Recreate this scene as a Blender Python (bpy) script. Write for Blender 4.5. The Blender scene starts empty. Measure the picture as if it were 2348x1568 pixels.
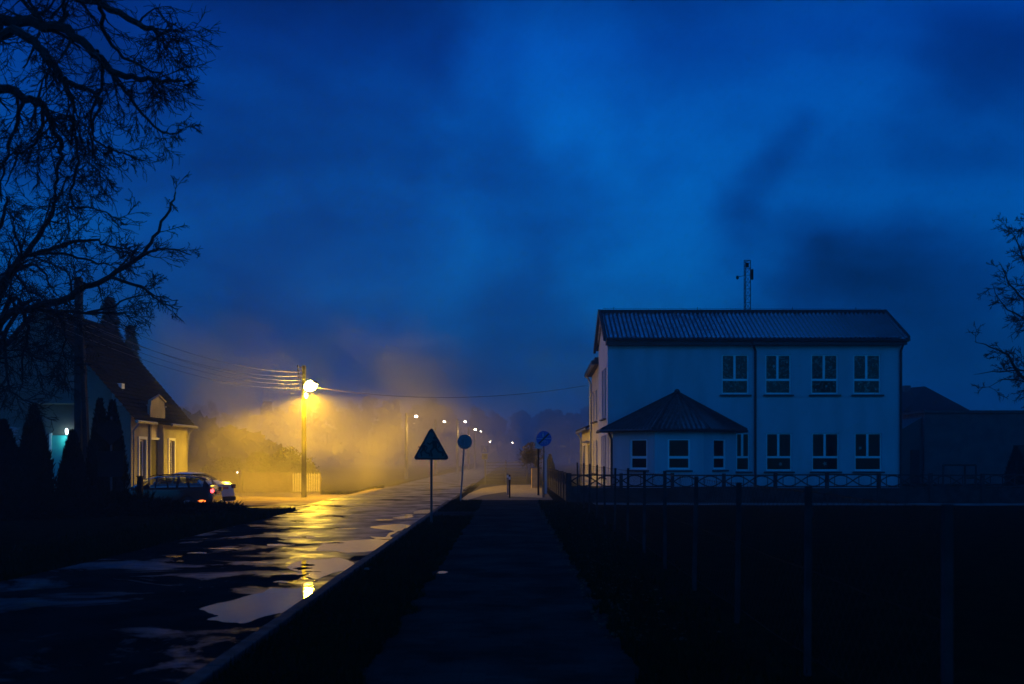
import bpy, math, random
from mathutils import Vector, Matrix
from mathutils import noise as mnoise
C = bpy.context.scene
COL = C.collection
R = math.radians

# ------------------------------------------------------------------ camera
CAMH = 1.7
F = 2283.0                      # focal length in units of a 2348 wide picture
HZ = 1046.0
cd = bpy.data.cameras.new("camera"); cam = bpy.data.objects.new("camera", cd); COL.objects.link(cam)
cam.location = (0, 0, CAMH); cam.rotation_euler = (R(90), 0, 0)
cd.lens = 35.0; cd.sensor_width = 36.0; cd.clip_end = 3000
cd.shift_y = (1046 - 784) / 2348
cd.dof.use_dof = True; cd.dof.focus_distance = 40; cd.dof.aperture_fstop = 2.0
C.camera = cam
C.view_settings.view_transform = 'Standard'; C.view_settings.look = 'None'
C.view_settings.exposure = 0; C.view_settings.gamma = 1
cy = C.cycles
cy.max_bounces = 6; cy.diffuse_bounces = 2; cy.glossy_bounces = 3; cy.transparent_max_bounces = 16
cy.transmission_bounces = 2; cy.volume_bounces = 1
cy.volume_max_steps = 128; cy.volume_step_rate = 0.6
cy.sample_clamp_indirect = 3; cy.caustics_reflective = False; cy.caustics_refractive = False
cy.use_denoising = True

# ------------------------------------------------------------------ node helpers
def nn(nt, t, **kw):
    n = nt.nodes.new(t)
    for k, v in kw.items(): setattr(n, k, v)
    return n
def lk(nt, a, b): nt.links.new(a, b)
def math_n(nt, op, a, b=None, c=None, clamp=False):
    n = nn(nt, 'ShaderNodeMath', operation=op); n.use_clamp = clamp
    for i, v in enumerate((a, b, c)):
        if v is None: continue
        if isinstance(v, (int, float)): n.inputs[i].default_value = v
        else: lk(nt, v, n.inputs[i])
    return n.outputs[0]
def maprange(nt, v, a, b, c, d, smooth=True):
    n = nn(nt, 'ShaderNodeMapRange'); n.interpolation_type = 'SMOOTHSTEP' if smooth else 'LINEAR'
    lk(nt, v, n.inputs[0])
    for i, x in enumerate((a, b, c, d)): n.inputs[i + 1].default_value = x
    return n.outputs[0]
def mixc(nt, f, a, b, mode='MIX'):
    n = nn(nt, 'ShaderNodeMix', data_type='RGBA', blend_type=mode)
    if isinstance(f, (int, float)): n.inputs[0].default_value = f
    else: lk(nt, f, n.inputs[0])
    for s, v in ((6, a), (7, b)):
        if isinstance(v, tuple): n.inputs[s].default_value = (*v, 1) if len(v) == 3 else v
        else: lk(nt, v, n.inputs[s])
    return n.outputs[2]

# ------------------------------------------------------------------ world: dusk sky with torn cloud
w = bpy.data.worlds.new("World"); C.world = w; w.use_nodes = True
nt = w.node_tree; nt.nodes.clear()
tc = nn(nt, 'ShaderNodeTexCoord'); D_ = tc.outputs['Generated']
nrm = nn(nt, 'ShaderNodeVectorMath', operation='NORMALIZE'); lk(nt, D_, nrm.inputs[0]); D_ = nrm.outputs[0]
sep = nn(nt, 'ShaderNodeSeparateXYZ'); lk(nt, D_, sep.inputs[0])
el = sep.outputs[2]
cr = nn(nt, 'ShaderNodeValToRGB'); lk(nt, el, cr.inputs[0])
stops = [(0.0, (.0001, .058, .165)), (.07, (.0001, .070, .225)), (.14, (.0001, .076, .31)), (.24, (.0001, .078, .37)),
         (.38, (.0001, .044, .30)), (.50, (.0001, .012, .08)), (.75, (.0001, .005, .03)), (1.0, (.0001, .004, .02))]  # overhead stops darkened so that level ground gets little light
cr.color_ramp.elements[0].position = stops[0][0]; cr.color_ramp.elements[0].color = (*stops[0][1], 1)
cr.color_ramp.elements[1].position = stops[-1][0]; cr.color_ramp.elements[1].color = (*stops[-1][1], 1)
for p_, c_ in stops[1:-1]:
    e = cr.color_ramp.elements.new(p_); e.color = (*c_, 1)
mp = nn(nt, 'ShaderNodeMapping'); lk(nt, D_, mp.inputs[0]); mp.inputs['Scale'].default_value = (1.6, 1.6, 3.4)
mp.inputs['Location'].default_value = (.35, 0, .2)
nz = nn(nt, 'ShaderNodeTexNoise'); lk(nt, mp.outputs[0], nz.inputs[0])
nz.inputs['Scale'].default_value = 1.7; nz.inputs['Detail'].default_value = 5; nz.inputs['Roughness'].default_value = .5
nz.inputs['Distortion'].default_value = .5
cloud = maprange(nt, nz.outputs[0], .34, .66, .74, 1.22)
# wobble used to tear the edges of the big cloud shapes
nz2 = nn(nt, 'ShaderNodeTexNoise'); lk(nt, D_, nz2.inputs[0]); nz2.inputs['Scale'].default_value = 7; nz2.inputs['Detail'].default_value = 6; nz2.inputs['Roughness'].default_value = .6
wob = nn(nt, 'ShaderNodeVectorMath', operation='SUBTRACT'); lk(nt, nz2.outputs[1], wob.inputs[0]); wob.inputs[1].default_value = (.5, .5, .5)
wsc = nn(nt, 'ShaderNodeVectorMath', operation='SCALE'); lk(nt, wob.outputs[0], wsc.inputs[0]); wsc.inputs[3].default_value = .17
Dw = nn(nt, 'ShaderNodeVectorMath', operation='ADD'); lk(nt, D_, Dw.inputs[0]); lk(nt, wsc.outputs[0], Dw.inputs[1]); Dw = Dw.outputs[0]
wsc2 = nn(nt, 'ShaderNodeVectorMath', operation='SCALE'); lk(nt, wob.outputs[0], wsc2.inputs[0]); wsc2.inputs[3].default_value = .045
Dw2 = nn(nt, 'ShaderNodeVectorMath', operation='ADD'); lk(nt, D_, Dw2.inputs[0]); lk(nt, wsc2.outputs[0], Dw2.inputs[1]); Dw2 = Dw2.outputs[0]
def blob(px, py, r0, r1, amp, wobbly=True):
    """smooth patch of the sky round one direction; amp is added to the brightness factor"""
    d = Vector(((px - 1174) / F, 1, (HZ - py) / F)).normalized()
    v = nn(nt, 'ShaderNodeVectorMath', operation='DISTANCE'); lk(nt, Dw if r1 > .09 else Dw2, v.inputs[0]); v.inputs[1].default_value = d
    return maprange(nt, v.outputs['Value'], r1, r0, 0, amp)
mpf = nn(nt, 'ShaderNodeMapping'); lk(nt, Dw, mpf.inputs[0]); mpf.inputs['Scale'].default_value = (1, 1, 2.2)
nzf = nn(nt, 'ShaderNodeTexNoise'); lk(nt, mpf.outputs[0], nzf.inputs[0]); nzf.inputs['Scale'].default_value = 6.5; nzf.inputs['Detail'].default_value = 6; nzf.inputs['Roughness'].default_value = .55
fac = math_n(nt, 'MULTIPLY', cloud, maprange(nt, nzf.outputs[0], .3, .7, .86, 1.12, False))
for b in [(1500, 330, .0, .26, .30), (1560, 600, .0, .14, .38), (1230, 210, .0, .16, .34), (1950, 250, .0, .25, .10),
          (350, 250, .02, .42, -.24), (700, 480, .02, .22, -.12), (1690, 500, .005, .04, -.26), (1715, 445, .0, .034, -.30), (1755, 395, .0, .032, -.30), (1800, 345, .0, .03, -.30),
          (1838, 295, .0, .026, -.28), (1900, 340, .0, .035, -.10), (1740, 540, .0, .06, -.16), (1850, 520, .0, .05, -.16), (1840, 610, .0, .085, -.24), (1990, 600, .0, .08, -.18), (2100, 660, .0, .11, -.24), (1930, 690, .0, .12, -.14), (2180, 800, .0, .2, -.2),
          (1060, 60, .0, .1, -.16), (1500, 40, .0, .12, -.16), (1150, 110, .0, .05, -.12), (1000, 100, .0, .07, -.10), (1200, 420, .0, .1, -.12), (1330, 330, .0, .03, -.14), (1440, 320, .0, .03, -.14), (2320, 60, .0, .16, -.15), (2200, 250, .0, .2, -.10)]:
    fac = math_n(nt, 'ADD', fac, blob(*b))
fac = math_n(nt, 'MAXIMUM', fac, .25)
# unseen sky behind the viewer, brightened to light the facade
db = nn(nt, 'ShaderNodeVectorMath', operation='DISTANCE'); lk(nt, D_, db.inputs[0]); db.inputs[1].default_value = Vector((.1, -1, .35)).normalized()
fac = math_n(nt, 'ADD', fac, maprange(nt, db.outputs['Value'], .95, .3, 0, 1.7))
# bright patch added overhead, out of view, for the roof ribs to mirror
dz = nn(nt, 'ShaderNodeVectorMath', operation='DISTANCE'); lk(nt, Dw, dz.inputs[0]); dz.inputs[1].default_value = Vector((-.45, .43, .78)).normalized()
fac = math_n(nt, 'ADD', fac, maprange(nt, dz.outputs['Value'], .36, .13, 0, 100.0))
sky = nn(nt, 'ShaderNodeTexSky'); sky.sky_type = 'NISHITA'; sky.sun_disc = False
sky.sun_elevation = R(-4); sky.sun_rotation = R(200); sky.altitude = 100
tint = mixc(nt, 1.0, sky.outputs[0], (.0, .02, .05), 'MULTIPLY')
mul = nn(nt, 'ShaderNodeVectorMath', operation='SCALE'); lk(nt, cr.outputs[0], mul.inputs[0]); lk(nt, fac, mul.inputs[3])
cg = nn(nt, 'ShaderNodeCombineXYZ'); cg.inputs[0].default_value = 1; cg.inputs[2].default_value = 1
lk(nt, maprange(nt, fac, .6, 1.6, .82, 1.22, False), cg.inputs[1])
mg = nn(nt, 'ShaderNodeVectorMath', operation='MULTIPLY'); lk(nt, mul.outputs[0], mg.inputs[0]); lk(nt, cg.outputs[0], mg.inputs[1])
tot = nn(nt, 'ShaderNodeVectorMath', operation='ADD'); lk(nt, mg.outputs[0], tot.inputs[0]); lk(nt, tint, tot.inputs[1])
bg = nn(nt, 'ShaderNodeBackground'); lk(nt, tot.outputs[0], bg.inputs[0]); bg.inputs[1].default_value = 1.0
wo = nn(nt, 'ShaderNodeOutputWorld'); lk(nt, bg.outputs[0], wo.inputs[0])

# a trace of after-glow from below the cloud
sd = bpy.data.lights.new("sun", 'SUN'); sd.energy = .012; sd.angle = R(25); sd.color = (.12, .42, 1)
so = bpy.data.objects.new("sun", sd); COL.objects.link(so); so.rotation_euler = (R(62), 0, R(-20))

# ------------------------------------------------------------------ mesh helpers
def q(x, y, D):
    """2348-wide picture coordinate + distance -> world point"""
    return Vector(((x - 1174) * D / F, D, CAMH + (HZ - y) * D / F))
def g(x, y, z=0.0):
    """picture coordinate on a level plane z -> world point"""
    D = (CAMH - z) * F / (y - HZ)
    return Vector(((x - 1174) * D / F, D, z))

class MB:
    def __init__(s): s.v = []; s.f = []
    def quad(s, *pts):
        b = len(s.v); s.v += [tuple(p) for p in pts]; s.f.append(tuple(range(b, b + len(pts)))); return s
    def box(s, x0, x1, y0, y1, z0, z1):
        b = len(s.v)
        s.v += [(x0, y0, z0), (x1, y0, z0), (x1, y1, z0), (x0, y1, z0), (x0, y0, z1), (x1, y0, z1), (x1, y1, z1), (x0, y1, z1)]
        for f in ((0, 3, 2, 1), (4, 5, 6, 7), (0, 1, 5, 4), (1, 2, 6, 5), (2, 3, 7, 6), (3, 0, 4, 7)): s.f.append(tuple(b + i for i in f))
        return s
    def prism(s, poly, d):
        """closed polygon (3d points) pushed along vector d"""
        b = len(s.v); n = len(poly); d = Vector(d)
        s.v += [tuple(p) for p in poly] + [tuple(Vector(p) + d) for p in poly]
        s.f.append(tuple(b + i for i in range(n))[::-1]); s.f.append(tuple(b + n + i for i in range(n)))
        for i in range(n): j = (i + 1) % n; s.f.append((b + i, b + j, b + n + j, b + n + i))
        return s
    def tube(s, pts, rad, n=6, cap=True):
        pts = [Vector(p) for p in pts]; m = len(pts)
        if not isinstance(rad, (list, tuple)): rad = [rad] * m
        b = len(s.v); ref = None
        for i, p in enumerate(pts):
            t = (pts[min(i + 1, m - 1)] - pts[max(i - 1, 0)])
            if t.length < 1e-9: t = Vector((0, 0, 1))
            t.normalize()
            if ref is None: ref = Vector((0, 0, 1)) if abs(t.z) < .9 else Vector((1, 0, 0))
            u = t.cross(ref)
            if u.length < 1e-4: u = t.cross(Vector((1, 0, 0)))
            u.normalize(); v = t.cross(u)
            for k in range(n):
                a = 2 * math.pi * k / n
                s.v.append(tuple(p + (u * math.cos(a) + v * math.sin(a)) * rad[i]))
        for i in range(m - 1):
            for k in range(n):
                k2 = (k + 1) % n
                s.f.append((b + i * n + k, b + i * n + k2, b + (i + 1) * n + k2, b + (i + 1) * n + k))
        if cap:
            s.f.append(tuple(b + k for k in range(n))[::-1]); s.f.append(tuple(b + (m - 1) * n + k for k in range(n)))
        return s
    def sphere(s, c, r, nu=12, nv=8):
        b = len(s.v); c = Vector(c); r = r if isinstance(r, (tuple, list)) else (r, r, r)
        for j in range(nv + 1):
            th = math.pi * j / nv
            for i in range(nu):
                a = 2 * math.pi * i / nu
                s.v.append((c.x + r[0] * math.sin(th) * math.cos(a), c.y + r[1] * math.sin(th) * math.sin(a), c.z + r[2] * math.cos(th)))
        for j in range(nv):
            for i in range(nu):
                i2 = (i + 1) % nu
                s.f.append((b + j * nu + i, b + (j + 1) * nu + i, b + (j + 1) * nu + i2, b + j * nu + i2))
        return s
    def build(s, name, mat, parent=None, smooth=False, loc=None):
        me = bpy.data.meshes.new(name); me.from_pydata(s.v, [], s.f); me.validate(); me.update()
        if mat: me.materials.append(mat)
        if smooth:
            for p in me.polygons: p.use_smooth = True
        o = bpy.data.objects.new(name, me); COL.objects.link(o)
        if parent: o.parent = parent; o.matrix_parent_inverse = Matrix.Identity(4)
        if loc is not None: o.location = loc
        return o

def tag(o, label=None, cat=None, group=None, kind=None):
    if label: o['label'] = label
    if cat: o['category'] = cat
    if group: o['group'] = group
    if kind: o['kind'] = kind
    return o
def thing(name, label, cat, loc=(0, 0, 0), rz=0, group=None):
    o = bpy.data.objects.new(name, None); COL.objects.link(o); o.empty_display_size = .3
    o.location = loc; o.rotation_euler = (0, 0, rz)
    return tag(o, label, cat, group)
def bevel(o, wd, seg=2):
    m = o.modifiers.new("bevel", 'BEVEL'); m.width = wd; m.segments = seg; m.limit_method = 'ANGLE'; m.angle_limit = R(35); return o
def copy_tree(o, parent=None):
    c = o.copy(); COL.objects.link(c); c.parent = parent
    for ch in [x for x in o.children]: copy_tree(ch, c)
    return c

# ------------------------------------------------------------------ materials
def mat(name, c1, c2=None, rough=.7, scale=3.0, detail=5, bump=0.0, bscale=None, metal=0.0, spec=.5, stretch=(1, 1, 1), emit=None, es=0, r2=None):
    m = bpy.data.materials.new(name); m.use_nodes = True; t = m.node_tree; bs = t.nodes['Principled BSDF']
    c2 = c2 or tuple(x * .7 for x in c1)
    tcn = nn(t, 'ShaderNodeTexCoord'); mpn = nn(t, 'ShaderNodeMapping'); mpn.inputs['Scale'].default_value = stretch
    lk(t, tcn.outputs['Object'], mpn.inputs[0])
    n = nn(t, 'ShaderNodeTexNoise'); lk(t, mpn.outputs[0], n.inputs[0]); n.inputs['Scale'].default_value = scale; n.inputs['Detail'].default_value = detail
    f = maprange(t, n.outputs[0], .3, .7, 0, 1)
    lk(t, mixc(t, f, c1, c2), bs.inputs['Base Color'])
    if r2 is None: bs.inputs['Roughness'].default_value = rough
    else: lk(t, maprange(t, n.outputs[0], .35, .65, rough, r2), bs.inputs['Roughness'])
    bs.inputs['Metallic'].default_value = metal
    bs.inputs['Specular IOR Level'].default_value = spec
    if bump:
        n2 = nn(t, 'ShaderNodeTexNoise'); lk(t, mpn.outputs[0], n2.inputs[0]); n2.inputs['Scale'].default_value = bscale or scale * 6; n2.inputs['Detail'].default_value = 4
        bp = nn(t, 'ShaderNodeBump'); bp.inputs['Strength'].default_value = bump; bp.inputs['Distance'].default_value = .02
        lk(t, n2.outputs[0], bp.inputs['Height']); lk(t, bp.outputs[0], bs.inputs['Normal'])
    if emit:
        bs.inputs['Emission Color'].default_value = (*emit, 1); bs.inputs['Emission Strength'].default_value = es
    return m
M = {}
M['soil'] = mat('soil and grass', (.014, .015, .007), (.006, .007, .004), .95, 2.5, bump=.6, bscale=30, spec=0)
M['grass'] = mat('grass blades', (.020, .026, .008), (.012, .014, .006), .9, 1.5, spec=0)
M['leaves'] = mat('dead leaves', (.09, .06, .02), (.04, .03, .012), .8, 4, spec=.2)
M['plaster'] = mat('white plaster', (.58, .58, .65), (.49, .49, .545), .85, .9, detail=8, bump=.15, bscale=60, stretch=(1.6, 1.6, .35))
M['plaster2'] = mat('cream plaster', (.62, .56, .46), (.5, .45, .37), .85, 1.5, bump=.15, bscale=60)
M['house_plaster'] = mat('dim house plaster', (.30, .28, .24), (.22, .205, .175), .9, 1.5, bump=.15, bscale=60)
M['pale_trim'] = mat('pale trim', (.75, .76, .78), (.68, .69, .7), .5, 2)
M['pvc'] = mat('white window plastic', (.88, .9, .92), (.82, .84, .88), .35, 2)
M['roof'] = mat('dark roof sheet', (.48, .49, .52), (.3, .31, .33), .12, 3, spec=.5, r2=.22, metal=.95)
M['roof_dull'] = mat('dull dark roof sheet', (.05, .05, .055), (.025, .025, .03), .28, 4, spec=.6, r2=.45)
M['roof_tile'] = mat('old roof tiles', (.007, .009, .012), (.005, .006, .008), .9, 3, bump=.3, bscale=14, spec=.05)
M['dark_trim'] = mat('dark fascia', (.03, .03, .032), (.02, .02, .022), .6, 5)
M['zinc'] = mat('zinc gutter', (.30, .31, .32), (.2, .21, .22), .4, 5, metal=.6)
M['conc'] = mat('concrete', (.24, .24, .23), (.15, .15, .145), .85, 4, bump=.3)
M['path_conc'] = mat('pale worn concrete path', (.22, .22, .21), (.08, .08, .075), .9, 1.3, bump=.3, spec=0)
M['conc_dark'] = mat('concrete darkened as unlit', (.045, .045, .045), (.025, .025, .025), .95, 4, bump=.3)
M['conc_fence'] = mat('fence concrete', (.055, .055, .056), (.03, .03, .031), .9, 3, bump=.3, spec=.05)
M['conc_post'] = mat('old post concrete', (.05, .05, .05), (.03, .03, .03), .9, 4, bump=.3, spec=0)
M['sign_post'] = mat('dull painted post', (.07, .075, .08), (.05, .052, .055), .6, 5)
M['steel'] = mat('galvanised steel', (.28, .29, .3), (.2, .21, .22), .45, 8, metal=.5)
M['black'] = mat('black steel', (.012, .012, .013), (.008, .008, .009), .7, 5, spec=.1)
M['rust'] = mat('rusty frame', (.03, .025, .02), (.02, .015, .012), .8, 8)
M['bark'] = mat('dark bark', (.022, .018, .014), (.012, .010, .008), .9, 6, bump=.6)
M['needle'] = mat('dark needles', (.008, .012, .007), (.004, .007, .004), .9, 3, spec=0)
M['forest'] = mat('forest', (.018, .024, .014), (.008, .012, .008), .95, .3, spec=.1)
M['bush'] = mat('leafy bush', (.07, .09, .02), (.035, .05, .012), .7, 2, spec=.3)
M['wood'] = mat('weathered wood', (.22, .16, .09), (.13, .095, .055), .8, 5, stretch=(1, 1, 6), bump=.3)
M['paint_wood'] = mat('painted pickets', (.5, .45, .33), (.4, .35, .25), .7, 5)
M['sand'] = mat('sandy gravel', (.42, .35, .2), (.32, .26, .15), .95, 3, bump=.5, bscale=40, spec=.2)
M['pillar'] = mat('painted pillar', (.7, .5, .2), (.55, .39, .16), .8, 4)
M['kerb'] = mat('kerb stone', (.09, .09, .087), (.05, .05, .048), .8, 5, bump=.3, spec=.02)
M['twigs'] = mat('pollard twigs', (.10, .085, .045), (.05, .045, .022), .8, 4)
M['glass'] = mat('window glass', (.006, .007, .008), (.004, .004, .005), .08, 3, spec=.12)
M['car_black'] = mat('black car paint', (.012, .014, .02), (.010, .012, .017), .18, 1, spec=.7)
M['car_white'] = mat('white car paint', (.62, .65, .7), (.6, .62, .67), .22, 1, spec=.6)
def car_glass():
    m = bpy.data.materials.new('car glass'); m.use_nodes = True; t = m.node_tree; bs = t.nodes['Principled BSDF']
    bs.inputs['Base Color'].default_value = (.02, .025, .03, 1); bs.inputs['Roughness'].default_value = .05
    tr = nn(t, 'ShaderNodeBsdfTransparent'); tr.inputs[0].default_value = (.75, .8, .8, 1); mx = nn(t, 'ShaderNodeMixShader'); mx.inputs[0].default_value = .35
    lk(t, tr.outputs[0], mx.inputs[1]); lk(t, bs.outputs[0], mx.inputs[2]); lk(t, mx.outputs[0], t.nodes['Material Output'].inputs[0]); return m
M['car_glass'] = car_glass()
M['tyre'] = mat('tyre', (.015, .015, .015), (.01, .01, .01), .85, 5)
M['rim'] = mat('alloy', (.3, .3, .32), (.25, .25, .27), .35, 5, metal=.7)
M['cable'] = mat('cable', (.20, .16, .10), (.15, .12, .08), .5, 5)
M['sign_back'] = mat('bare aluminium sign back', (.20, .22, .23), (.16, .175, .18), .5, 5)
M['sign_yellow'] = mat('sign field', (.10, .10, .075), (.08, .08, .06), .5, 5)
M['sign_edge'] = mat('red sign border', (.06, .008, .008), (.045, .006, .006), .5, 5)
M['sign_black'] = mat('black sign print', (.006, .006, .007), (.005, .005, .005), .6, 5)
M['sign_blue'] = mat('blue sign field', (.02, .11, .5), (.018, .10, .45), .45, 5)
M['sign_white'] = mat('white sign print', (.55, .58, .6), (.5, .52, .55), .5, 5)
M['sign_amber'] = mat('yellow plate', (.55, .42, .04), (.5, .38, .03), .5, 5)
M['ornament'] = mat('paper ornament', (.30, .36, .32), (.2, .26, .22), .8, 9)
M['teal'] = mat('teal painted door', (.08, .5, .5), (.06, .42, .43), .6, 3)
M['dark_wall'] = mat('dark shed wall', (.085, .085, .09), (.055, .055, .06), .9, 1.5, bump=.3)
M['curtain'] = mat('pale blinds', (.4, .4, .4), (.12, .12, .13), .8, 2, stretch=(1, 9, .2))
M['red_lamp'] = mat('lit tail light', (.5, .02, .02), None, .3, 3, emit=(1, .04, .05), es=9)
M['amber_reflector'] = mat('glowing lower reflector', (.5, .15, .02), None, .3, 3, emit=(1, .16, .02), es=4)  # reflector's shine put in as its own glow
M['red_glass'] = mat('red lamp glass', (.10, .01, .012), None, .2, 3)
M['plate_redlit'] = mat('red-lit number plate', (.5, .12, .14), (.4, .1, .12), .5, 20)  # red light falling on the plate is painted into its colour

def pane_mat():
    m = bpy.data.materials.new('glass with pale mottling'); m.use_nodes = True; t = m.node_tree; bs = t.nodes['Principled BSDF']
    tcn = nn(t, 'ShaderNodeTexCoord')
    n = nn(t, 'ShaderNodeTexNoise'); lk(t, tcn.outputs['Object'], n.inputs[0]); n.inputs['Scale'].default_value = 7; n.inputs['Detail'].default_value = 4
    n.inputs['Distortion'].default_value = 1.2
    f = maprange(t, n.outputs[0], .5, .68, 0, 1)  # pale green mottling mixed into the pane colour
    lk(t, mixc(t, f, (.006, .008, .009), (.13, .2, .17)), bs.inputs['Base Color']); bs.inputs['Specular IOR Level'].default_value = .3
    bs.inputs['Roughness'].default_value = .12; return m
M['pane'] = pane_mat()

def asphalt(name, c1, c2, rlo, rhi, wet_scale, bump=.5, spec=.5):
    m = bpy.data.materials.new(name); m.use_nodes = True; t = m.node_tree; bs = t.nodes['Principled BSDF']
    tcn = nn(t, 'ShaderNodeTexCoord')
    n = nn(t, 'ShaderNodeTexNoise'); lk(t, tcn.outputs['Object'], n.inputs[0]); n.inputs['Scale'].default_value = wet_scale; n.inputs['Detail'].default_value = 6
    n.inputs['Roughness'].default_value = .6
    n2 = nn(t, 'ShaderNodeTexNoise'); lk(t, tcn.outputs['Object'], n2.inputs[0]); n2.inputs['Scale'].default_value = 70; n2.inputs['Detail'].default_value = 3
    n3 = nn(t, 'ShaderNodeTexNoise'); lk(t, tcn.outputs['Object'], n3.inputs[0]); n3.inputs['Scale'].default_value = 3.2; n3.inputs['Detail'].default_value = 5
    f = maprange(t, n.outputs[0], .38, .62, 0, 1)
    lk(t, mixc(t, f, c1, c2), bs.inputs['Base Color'])
    lk(t, maprange(t, n.outputs[0], .38, .62, rlo, rhi), bs.inputs['Roughness'])
    nw = nn(t, 'ShaderNodeTexNoise'); lk(t, tcn.outputs['Object'], nw.inputs[0]); nw.inputs['Scale'].default_value = .55; nw.inputs['Detail'].default_value = 7; nw.inputs['Roughness'].default_value = .62; nw.inputs['Distortion'].default_value = .8
    # water gathers along the right-hand kerb and towards the low junction
    sx_ = nn(t, 'ShaderNodeSeparateXYZ'); lk(t, tcn.outputs['Object'], sx_.inputs[0])
    pos = math_n(t, 'ADD', sx_.outputs[0], math_n(t, 'MULTIPLY', math_n(t, 'SUBTRACT', sx_.outputs[1], 21.5), .24))
    wetn = math_n(t, 'ADD', nw.outputs[0], maprange(t, pos, -6.6, -3.4, .13, -.05))
    lk(t, maprange(t, wetn, .36, .58, spec, 0.0), bs.inputs['Specular IOR Level'])
    b1 = nn(t, 'ShaderNodeBump'); b1.inputs['Strength'].default_value = bump; b1.inputs['Distance'].default_value = .006
    hh = math_n(t, 'MULTIPLY', n2.outputs[0], f); lk(t, hh, b1.inputs['Height'])
    b2 = nn(t, 'ShaderNodeBump'); b2.inputs['Strength'].default_value = .75; b2.inputs['Distance'].default_value = .05
    lk(t, n3.outputs[0], b2.inputs['Height']); lk(t, b1.outputs[0], b2.inputs['Normal'])
    lk(t, b2.outputs[0], bs.inputs['Normal']); return m
M['road'] = asphalt('wet asphalt', (.014, .014, .014), (.022, .022, .021), .30, .50, 1.1, .7, .46)
M['yard'] = asphalt('damp yard asphalt in lamplit tone', (.15, .112, .08), (.21, .155, .11), .45, .7, .9, .5, .15)
M['side_road'] = asphalt('side road asphalt', (.03, .028, .025), (.05, .045, .04), .3, .6, .7)

def water_mat():
    m = bpy.data.materials.new('puddle water'); m.use_nodes = True; t = m.node_tree; bs = t.nodes['Principled BSDF']
    bs.inputs['Base Color'].default_value = (.012, .012, .011, 1); bs.inputs['Roughness'].default_value = .03
    bs.inputs['IOR'].default_value = 1.5; bs.inputs['Specular IOR Level'].default_value = .8
    tcn = nn(t, 'ShaderNodeTexCoord'); n = nn(t, 'ShaderNodeTexNoise'); lk(t, tcn.outputs['Object'], n.inputs[0]); n.inputs['Scale'].default_value = 6
    b = nn(t, 'ShaderNodeBump'); b.inputs['Strength'].default_value = .04; b.inputs['Distance'].default_value = .02
    lk(t, n.outputs[0], b.inputs['Height']); lk(t, b.outputs[0], bs.inputs['Normal']); return m
M['water'] = water_mat()

def paver_mat():
    m = bpy.data.materials.new('block paving'); m.use_nodes = True; t = m.node_tree; bs = t.nodes['Principled BSDF']
    tcn = nn(t, 'ShaderNodeTexCoord'); mpn = nn(t, 'ShaderNodeMapping'); lk(t, tcn.outputs['Object'], mpn.inputs[0]); mpn.inputs['Rotation'].default_value = (0, 0, 0)
    b = nn(t, 'ShaderNodeTexBrick'); lk(t, mpn.outputs[0], b.inputs[0]); b.inputs['Scale'].default_value = 1
    b.inputs['Brick Width'].default_value = .2; b.inputs['Row Height'].default_value = .1; b.inputs['Mortar Size'].default_value = .006
    b.inputs['Color1'].default_value = (.05, .052, .047, 1); b.inputs['Color2'].default_value = (.034, .035, .032, 1); b.inputs['Mortar'].default_value = (.04, .04, .035, 1)
    n = nn(t, 'ShaderNodeTexNoise'); lk(t, tcn.outputs['Object'], n.inputs[0]); n.inputs['Scale'].default_value = 1.1; n.inputs['Detail'].default_value = 6
    lk(t, mixc(t, 1.0, b.outputs[0], mixc(t, maprange(t, n.outputs[0], .3, .7, 0, 1), (1, 1, 1), (.45, .45, .45)), 'MULTIPLY'), bs.inputs['Base Color'])
    lk(t, maprange(t, n.outputs[0], .3, .7, .55, .8), bs.inputs['Roughness']); bs.inputs['Specular IOR Level'].default_value = .0
    bp = nn(t, 'ShaderNodeBump'); bp.inputs['Strength'].default_value = .5; bp.inputs['Distance'].default_value = .01
    lk(t, b.outputs[1], bp.inputs['Height']); bp.invert = True; lk(t, bp.outputs[0], bs.inputs['Normal']); return m
M['paver'] = paver_mat()

def emis(name, col, st):
    m = bpy.data.materials.new(name); m.use_nodes = True; t = m.node_tree; bs = t.nodes['Principled BSDF']
    bs.inputs['Base Color'].default_value = (.8, .8, .8, 1)
    bs.inputs['Emission Color'].default_value = (*col, 1); bs.inputs['Emission Strength'].default_value = st; return m

# ------------------------------------------------------------------ ground, road, pavement
ROADZ = -.12; YARDZ = -.5
def sst(a, b, x):
    t = max(0, min(1, (x - a) / (b - a))); return t * t * (3 - 2 * t)
def gz(x, y):
    """height of the open ground"""
    z = -.01
    if x < -2.3:
        z = ROADZ - .03
    if x < -7.3:                                     # bank beyond the road, then the sunken yard
        bank = .10 * sst(7.3, 8.6, -x)
        low = sst(31, 35, y) * sst(7.3, 9.5, -x)
        z = (ROADZ - .03 + bank) * (1 - low) + (YARDZ - .012) * low
        if y > 90: z = z + sst(90, 130, y) * .35
    z += 14 * sst(230, 420, math.hypot(x * .8, y)) if y > 0 else 0
    return z
xs = sorted(set([-500, -350, -250, -180, -120, -90, -70, -50, -40, -32, -26, -22, -18, -15, -12, -11, -10, -9.5, -9, -8.6, -8, -7.6, -7.32, -7.28, -5, -2.42, -2.28, -1.2, 0, 1.05, 2, 4, 8, 15, 25, 40, 60, 90, 130, 180, 250, 350, 500]))
ys = [-30, -10, 0, 3, 5, 8, 11, 15, 20, 25, 29, 31, 32, 33, 34, 35, 38, 42, 48, 55, 60, 65, 75, 90, 100, 110, 130, 160, 200, 230, 250, 270, 300, 330, 360, 400, 450, 600]
mb = MB(); nx = len(xs)
for y in ys:
    for x in xs: mb.v.append((x, y, gz(x, y)))
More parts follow.
